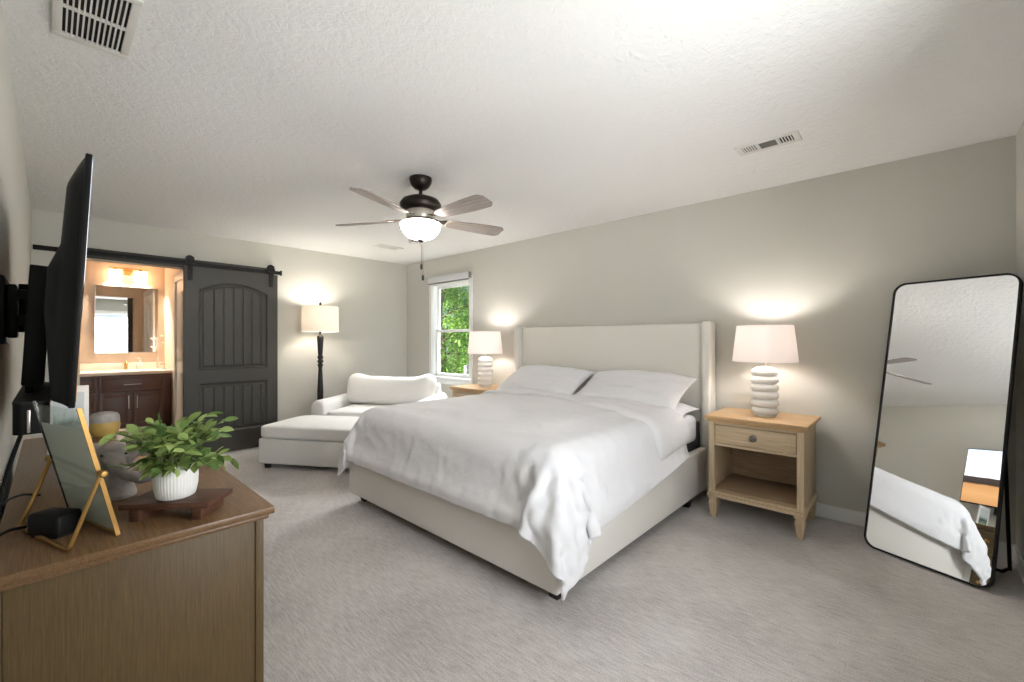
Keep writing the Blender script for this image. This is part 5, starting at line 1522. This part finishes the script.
b = MB(); b.tube(rnd_path([h0 + (h0 - g0).normalized() * .006, g0, g1, h1 + (h1 - g1).normalized() * .006]), .0042, 8); b.build('easel_stand', 'gold', gf)
for p, s in ((h0, -1), (h1, 1)):
    b = MB(); b.lathe([(.0035, -.012), (.0035, .006), (.0075, .008), (.0085, .012), (.006, .017), (0, .018)], 16, p, axis=U * s); b.build('hinge_knob', 'gold', gf)

# ------------------------------------------------------------------ small white-framed photo, jar, figurine
def print_mat():
    m = bpy.data.materials.new('faded_landscape_photo')
    m.use_nodes = True
    nt = m.node_tree
    bs = nt.nodes['Principled BSDF']
    bs.inputs['Roughness'].default_value = .25
    tc = nt.nodes.new('ShaderNodeTexCoord')
    sp = nt.nodes.new('ShaderNodeSeparateXYZ')
    nt.links.new(tc.outputs['Generated'], sp.inputs[0])
    nz = nt.nodes.new('ShaderNodeTexNoise')
    nz.inputs['Scale'].default_value = 5
    nz.inputs['Detail'].default_value = 5
    nt.links.new(tc.outputs['Generated'], nz.inputs['Vector'])
    ad = nt.nodes.new('ShaderNodeMath')
    ad.operation = 'MULTIPLY_ADD'
    ad.inputs[1].default_value = .35
    nt.links.new(nz.outputs['Fac'], ad.inputs[0])
    nt.links.new(sp.outputs['Z'], ad.inputs[2])
    cr = nt.nodes.new('ShaderNodeValToRGB')
    e = cr.color_ramp.elements
    e[0].position, e[0].color = .25, lin((170, 178, 150))
    e[1].position, e[1].color = .80, lin((206, 214, 214))
    for p, c in ((.42, (120, 140, 118)), (.58, (82, 96, 92)), (.66, (140, 158, 152))):
        k = e.new(p)
        k.color = lin(c)
    nt.links.new(ad.outputs[0], cr.inputs[0])
    nt.links.new(cr.outputs[0], bs.inputs['Base Color'])
    return m


pf = thing('photo_frame', 'small white-bordered photo of a landscape standing under the television', 'picture frame', (.052, 2.56, DT), R(4))
b = MB(); b.box((-.06, -.006, 0), (.06, .008, .272), .002); b.build('white_border', 'white_pl', pf)
b = MB(); b.box((-.045, -.0075, .03), (.045, -.0065, .245)); b.build('landscape_print', print_mat(), pf, smooth=0)
b = MB(); b.prism([(.008, 0), (.075, 0), (.075, .004), (.012, .16), (.008, .16)], -.02, .02, 'YZ'); b.build('strut', 'white_pl', pf, smooth=0)

jr = thing('ceramic_jar', 'round mustard yellow jar with a grey speckled lid, far end of the dresser', 'jar', (.18, 2.87, DT))
b = MB(); b.lathe([(0, 0), (.038, 0), (.046, .006), (.056, .03), (.058, .05), (.056, .068), (0, .068)], 40); b.build('jar_body', 'jary', jr)
b = MB(); b.lathe([(0, .0682), (.056, .0682), (.0565, .075), (.054, .096), (.046, .108), (.03, .114), (0, .116)], 40); b.build('jar_lid', 'jarg', jr)

# carved animal figure: blended lumps remeshed into one body
eg = thing('animal_figurine', 'grey stone animal figurine with wide ears and a trunk, behind the potted plant', 'figurine', (.133, 1.715, DT), R(-12))
b = MB()
# local: -y towards the camera, x to the right in the picture
b.lathe([(0, 0), (.046, 0), (.047, .01), (.041, .03), (.036, .06), (.036, .085), (.039, .10), (.02, .115), (0, .118)], 28)
b.ellipsoid((0, -.006, .125), (.046, .042, .040))                       # head
b.ellipsoid((0, -.018, .150), (.03, .028, .018))                        # brow
for s in (-1, 1):                                                       # ears hang to both sides
    b.ellipsoid((s * .055, .008, .138), (.034, .013, .026), Euler((0, R(s * 22), R(s * -18))).to_matrix())
    b.ellipsoid((s * .018, -.044, .118), (.007, .01, .007))             # tusk roots
b.tube([(0, -.038, .118), (.012, -.062, .100), (.034, -.076, .078), (.062, -.078, .064), (.082, -.070, .070)], [.022, .019, .016, .016, .020], 14)  # trunk
b.ellipsoid((.074, -.072, .072), (.020, .018, .024))
fig = b.build('figurine_body', 'stone', eg, smooth=180)
rmod = fig.modifiers.new('blend', 'REMESH'); rmod.mode = 'VOXEL'; rmod.voxel_size = .0032; rmod.use_smooth_shade = True
smod = fig.modifiers.new('soften', 'SMOOTH'); smod.factor = .5; smod.iterations = 5
for s in (-1, 1):
    b = MB(); b.ellipsoid((s * .026, -.041, .134), (.0035, .003, .0035), seg=12); b.build('eye', 'foot', eg)

# ------------------------------------------------------------------ walnut riser and potted plant
FL, FR, RB_, BL = (.119, 1.457), (.272, 1.318), (.345, 1.40), (.196, 1.548)
cx, cy = sum(p[0] for p in (FL, FR, RB_, BL)) / 4, sum(p[1] for p in (FL, FR, RB_, BL)) / 4
ax = Vector((FR[0] - FL[0], FR[1] - FL[1]))
rs = thing('wooden_riser', 'dark walnut riser board under the potted plant', 'riser', (cx, cy, DT), math.atan2(ax.y, ax.x))
b = MB(); b.box((-.108, -.056, .032), (.108, .056, .047), .002); b.build('riser_board', 'walnut', rs)
for x in (-.075, .075):
    b = MB(); b.box((x - .012, -.05, .0), (x + .012, .05, .032), .002); b.build('foot_block', 'walnut', rs)

pl = thing('potted_plant', 'leafy green plant in a white ribbed pot on the walnut riser', 'plant', (.228, 1.432, DT + .0472))
b = MB(); b.lathe([(0, .0), (.036, 0), (.042, .004), (.0475, .03), (.0485, .055), (.046, .08), (.043, .092), (.040, .092), (.0425, .075), (.0, .074)], 168, rib=42, ribd=.012); b.build('pot', 'potc', pl, smooth=60)
b = MB(); b.lathe([(0, .083), (.03, .081), (.0405, .078)], 24, close=False); b.build('soil', 'soil', pl)
rp = random.Random(11)
sb_, lb_ = MB(), MB()
for k in range(40):
    a = 2 * PI * k / 40 + rp.uniform(-.2, .2)
    out = rp.uniform(.05, .125)
    hgt = (rp.uniform(.04, .10) * (1.25 - out * 4.5) + .03) * (1 if k % 3 else .45)
    base_ = Vector((.02 * math.cos(a), .02 * math.sin(a), .08))
    mid = Vector((out * .45 * math.cos(a), out * .45 * math.sin(a), .085 + hgt * .75))
    end = Vector((out * math.cos(a), out * math.sin(a), .085 + hgt * (1 if k % 3 else .1)))
    pts = [base_ * (1 - t) ** 2 + mid * 2 * t * (1 - t) + end * t * t for t in (0, .2, .4, .6, .8, 1)]
    sb_.tube(pts, [.0016] * 5 + [.0009], 6)
    for j in range(9):
        t = .35 + .65 * j / 8
        p = base_ * (1 - t) ** 2 + mid * 2 * t * (1 - t) + end * t * t
        d = ((end - mid) * t + (mid - base_) * (1 - t)).normalized()
        side = d.cross(Vector((0, 0, 1))).normalized() * (1 if j % 2 else -1)
        L = rp.uniform(.030, .046)
        dirv = d * .55 + side * (.8 if j < 8 else 0) + Vector((0, 0, rp.uniform(-.55, .55)))
        nrm = (Vector((0, 0, 1)) + Vector((rp.uniform(-.9, .9), rp.uniform(-.9, .9), 0))).normalized()
        # oval leaf, folded along its midrib
        dd = dirv.normalized()
        ss = dd.cross(nrm).normalized()
        nn = ss.cross(dd)
        prof_ = [(0, 0), (.25, .2), (.5, .25), (.75, .19), (1, 0)]
        rib_ = [lb_.bm.verts.new(p + dd * L * u_ + nn * (-.10 * L * u_ * u_)) for u_, w_ in prof_]
        for sg in (-1, 1):
            ed = [rib_[0]] + [lb_.bm.verts.new(p + dd * L * u_ + ss * sg * w_ * L + nn * (-.10 * L * u_ * u_ + .06 * L)) for u_, w_ in prof_[1:-1]] + [rib_[-1]]
            for q_ in range(4):
                vs = [rib_[q_], rib_[q_ + 1], ed[q_ + 1], ed[q_]]
                vs = list(dict.fromkeys(vs))
                if len(vs) >= 3:
                    lb_.bm.faces.new(vs if sg > 0 else vs[::-1])
sb_.build('plant_stems', 'stem', pl)
lb_.build('foliage', 'leaf', pl, smooth=60)

# ------------------------------------------------------------------ bathroom
vc = thing('bathroom_vanity', 'dark brown vanity cabinet in the bathroom beyond the opening', 'cabinet', (0, 7.53, 0))
VX0, VX1 = -.35, 1.15
b = MB(); b.box((VX0, .02, .1), (VX1, .565, .815), .002); b.box((VX0 + .02, .07, 0), (VX1, .56, .1)); b.build('cabinet_body', 'espresso', vc)


def shaker(b, x0, x1, z0, z1, f=.055):
    b.box((x0, .004, z0), (x1, .0195, z1), .001)
    b.box((x0, -.006, z0), (x0 + f, .006, z1), .002); b.box((x1 - f, -.006, z0), (x1, .006, z1), .002)
    b.box((x0 + f, -.006, z0), (x1 - f, .006, z0 + f), .002); b.box((x0 + f, -.006, z1 - f), (x1 - f, .006, z1), .002)


def bar_pull(b, p, ax, L):
    p = Vector(p)
    ax = Vector(ax)
    b.tube([p - ax * L / 2 + Vector((0, -.03, 0)), p + ax * L / 2 + Vector((0, -.03, 0))], .006, 10)
    for s in (-.35, .35):
        b.tube([p + ax * L * s + Vector((0, .002, 0)), p + ax * L * s + Vector((0, -.03, 0))], .005, 8)


b = MB(); shaker(b, .415, 1.07, .60, .79, .03); f = b.build('drawer_front', 'espresso', vc)
b = MB(); bar_pull(b, (.74, -.006, .69), (1, 0, 0), .18); b.build('bar_handle', 'nickel', f)
for x0, x1, hx in ((.415, .737, .70), (.748, 1.07, .785)):
    b = MB(); shaker(b, x0, x1, .13, .585); f = b.build('door', 'espresso', vc)
    b = MB(); bar_pull(b, (hx, -.006, .46), (0, 0, 1), .17); b.build('bar_handle', 'nickel', f)
for z0, z1 in ((.60, .79), (.37, .585), (.13, .355)):
    b = MB(); shaker(b, -.02, .395, z0, z1, .03); f = b.build('drawer_front', 'espresso', vc)
    b = MB(); bar_pull(b, (.19, -.006, (z0 + z1) / 2), (1, 0, 0), .14); b.build('bar_handle', 'nickel', f)

ct = thing('vanity_countertop', 'cream marble countertop with basin on the dark vanity', 'countertop', (0, 7.53, .815))
b = MB(); b.box((VX0 - .01, -.015, .0005), (VX1, .565, .042), .006, 2); b.build('counter_slab', 'counter', ct)
b = MB(); b.box((VX0 - .01, .548, .0425), (VX1, .566, .14), .003); b.build('backsplash', 'counter', ct)
b = MB(); b.lathe([(.20, .0425), (.195, .047), (.185, .045), (.15, .0435), (0, .0428)], 40, (.74, .26, 0)); b.build('basin_rim', 'ceramic', ct)

fc = thing('bathroom_faucet', 'brass single-lever faucet behind the vanity basin', 'faucet', (.72, 7.53 + .50, .8575))
b = MB(); b.lathe([(.026, 0), (.026, .006), (.017, .012), (.016, .09), (0, .095)], 20); b.tube([(0, 0, .07), (0, -.05, .1), (0, -.11, .095), (0, -.125, .075)], .011, 12); b.build('faucet_spout', 'brass', fc)
b = MB(); b.tube([(0, 0, .094), (0, .01, .11), (0, .045, .135)], [.012, .009, .006], 10); b.build('lever_handle', 'brass', fc)

sd = thing('soap_dispenser', 'round cream soap dispenser beside the bathroom faucet', 'soap dispenser', (.865, 7.53 + .47, .8575))
b = MB(); b.lathe([(0, 0), (.036, 0), (.045, .02), (.045, .05), (.03, .085), (.014, .1), (.014, .115), (0, .115)], 28); b.build('bottle', 'soap', sd)
b = MB(); b.lathe([(.016, .1152), (.016, .128), (.006, .13), (.006, .165), (0, .166)], 16); b.tube([(0, 0, .162), (-.02, -.02, .165), (-.035, -.03, .155)], .005, 8); b.build('pump', 'white_pl', sd)

vs_ = thing('bud_vase', 'slim pale bud vase with a dried sprig in the vanity corner', 'vase', (1.055, 7.53 + .44, .8575))
b = MB(); b.lathe([(0, 0), (.026, 0), (.03, .02), (.024, .06), (.013, .12), (.012, .17), (.016, .18), (.0115, .18), (.009, .13), (0, .05)], 24); b.build('vase_body', 'soap', vs_)
b = MB(); b.tube([(0, 0, .10), (.004, .0, .2), (.02, 0, .34), (.03, -.02, .46)], .0025, 6)
for z, dx, dy in ((.28, -.05, 0), (.34, .04, -.03), (.40, -.045, -.03), (.44, .035, .01)):
    b.tube([(.012, 0, z - .04), (.012 + dx * .6, dy * .6, z), (.012 + dx, dy, z + .03)], .002, 6)
    b.ellipsoid((.012 + dx, dy, z + .035), (.016, .016, .012), seg=10)
b.build('dried_sprig', 'soap', vs_)
cp = thing('bathroom_cup', 'short cream tumbler beside the bud vase on the vanity', 'cup', (1.10, 7.53 + .33, .8575))
b = MB(); b.lathe([(0, 0), (.03, 0), (.034, .09), (.031, .09), (.027, .006), (0, .006)], 24); b.build('tumbler', 'soap', cp)
b = MB(); b.lathe([(.0338, .07), (.0352, .072), (.0352, .078), (.034, .08)], 24, close=False); b.build('rim_band', 'brass', cp)

wm = thing('wall_mirror', 'frameless square mirror on the wall over the bathroom vanity', 'mirror', (.745, 8.098, 1.56))
b = MB(); b.box((-.33, -.012, -.46), (.33, -.001, .46), .0); b.build('mirror_glass', 'mirror', wm, smooth=0)
b = MB()
for lo, hi in (((-.336, -.014, -.466), (-.33, -.001, .466)), ((.33, -.014, -.466), (.336, -.001, .466)), ((-.33, -.014, .46), (.33, -.001, .466)), ((-.33, -.014, -.466), (.33, -.001, -.46))):
    b.box(lo, hi)
b.build('mirror_edge', 'nickel', wm, smooth=0)

vl = thing('vanity_light', 'brass two-light vanity fixture with square frosted shades', 'wall light', (.745, 8.098, 2.22))
b = MB(); b.box((-.05, -.02, -.035), (.05, -.001, .06), .004); b.box((-.2, -.075, .045), (.2, -.055, .06), .003); b.box((-.02, -.06, .04), (.02, -.02, .06), .003); b.build('fixture_bar', 'brass', vl)
for x in (-.135, .135):
    b = MB(); b.lathe([(0, .045), (.02, .045), (.025, .03), (.025, .02), (0, .02)], 18, (x, -.065, 0)); h = b.build('shade_holder', 'brass', vl)
    b = MB()
    for lo, hi in (((-.06, -.06, -.12), (-.055, .06, .02)), ((.055, -.06, -.12), (.06, .06, .02)), ((-.055, -.06, -.12), (.055, -.055, .02)), ((-.055, .055, -.12), (.055, .06, .02)), ((-.055, -.055, .015), (.055, .055, .02))):
        b.box((lo[0] + x, lo[1] - .065, lo[2]), (hi[0] + x, hi[1] - .065, hi[2]))
    b.build('frosted_shade', 'vglass', h, smooth=0)
    lamp('vanity_bulb', 'POINT', (x, -.065, -.05), 34, (1, .86, .71), parent=vl, shadow_soft_size=.02)
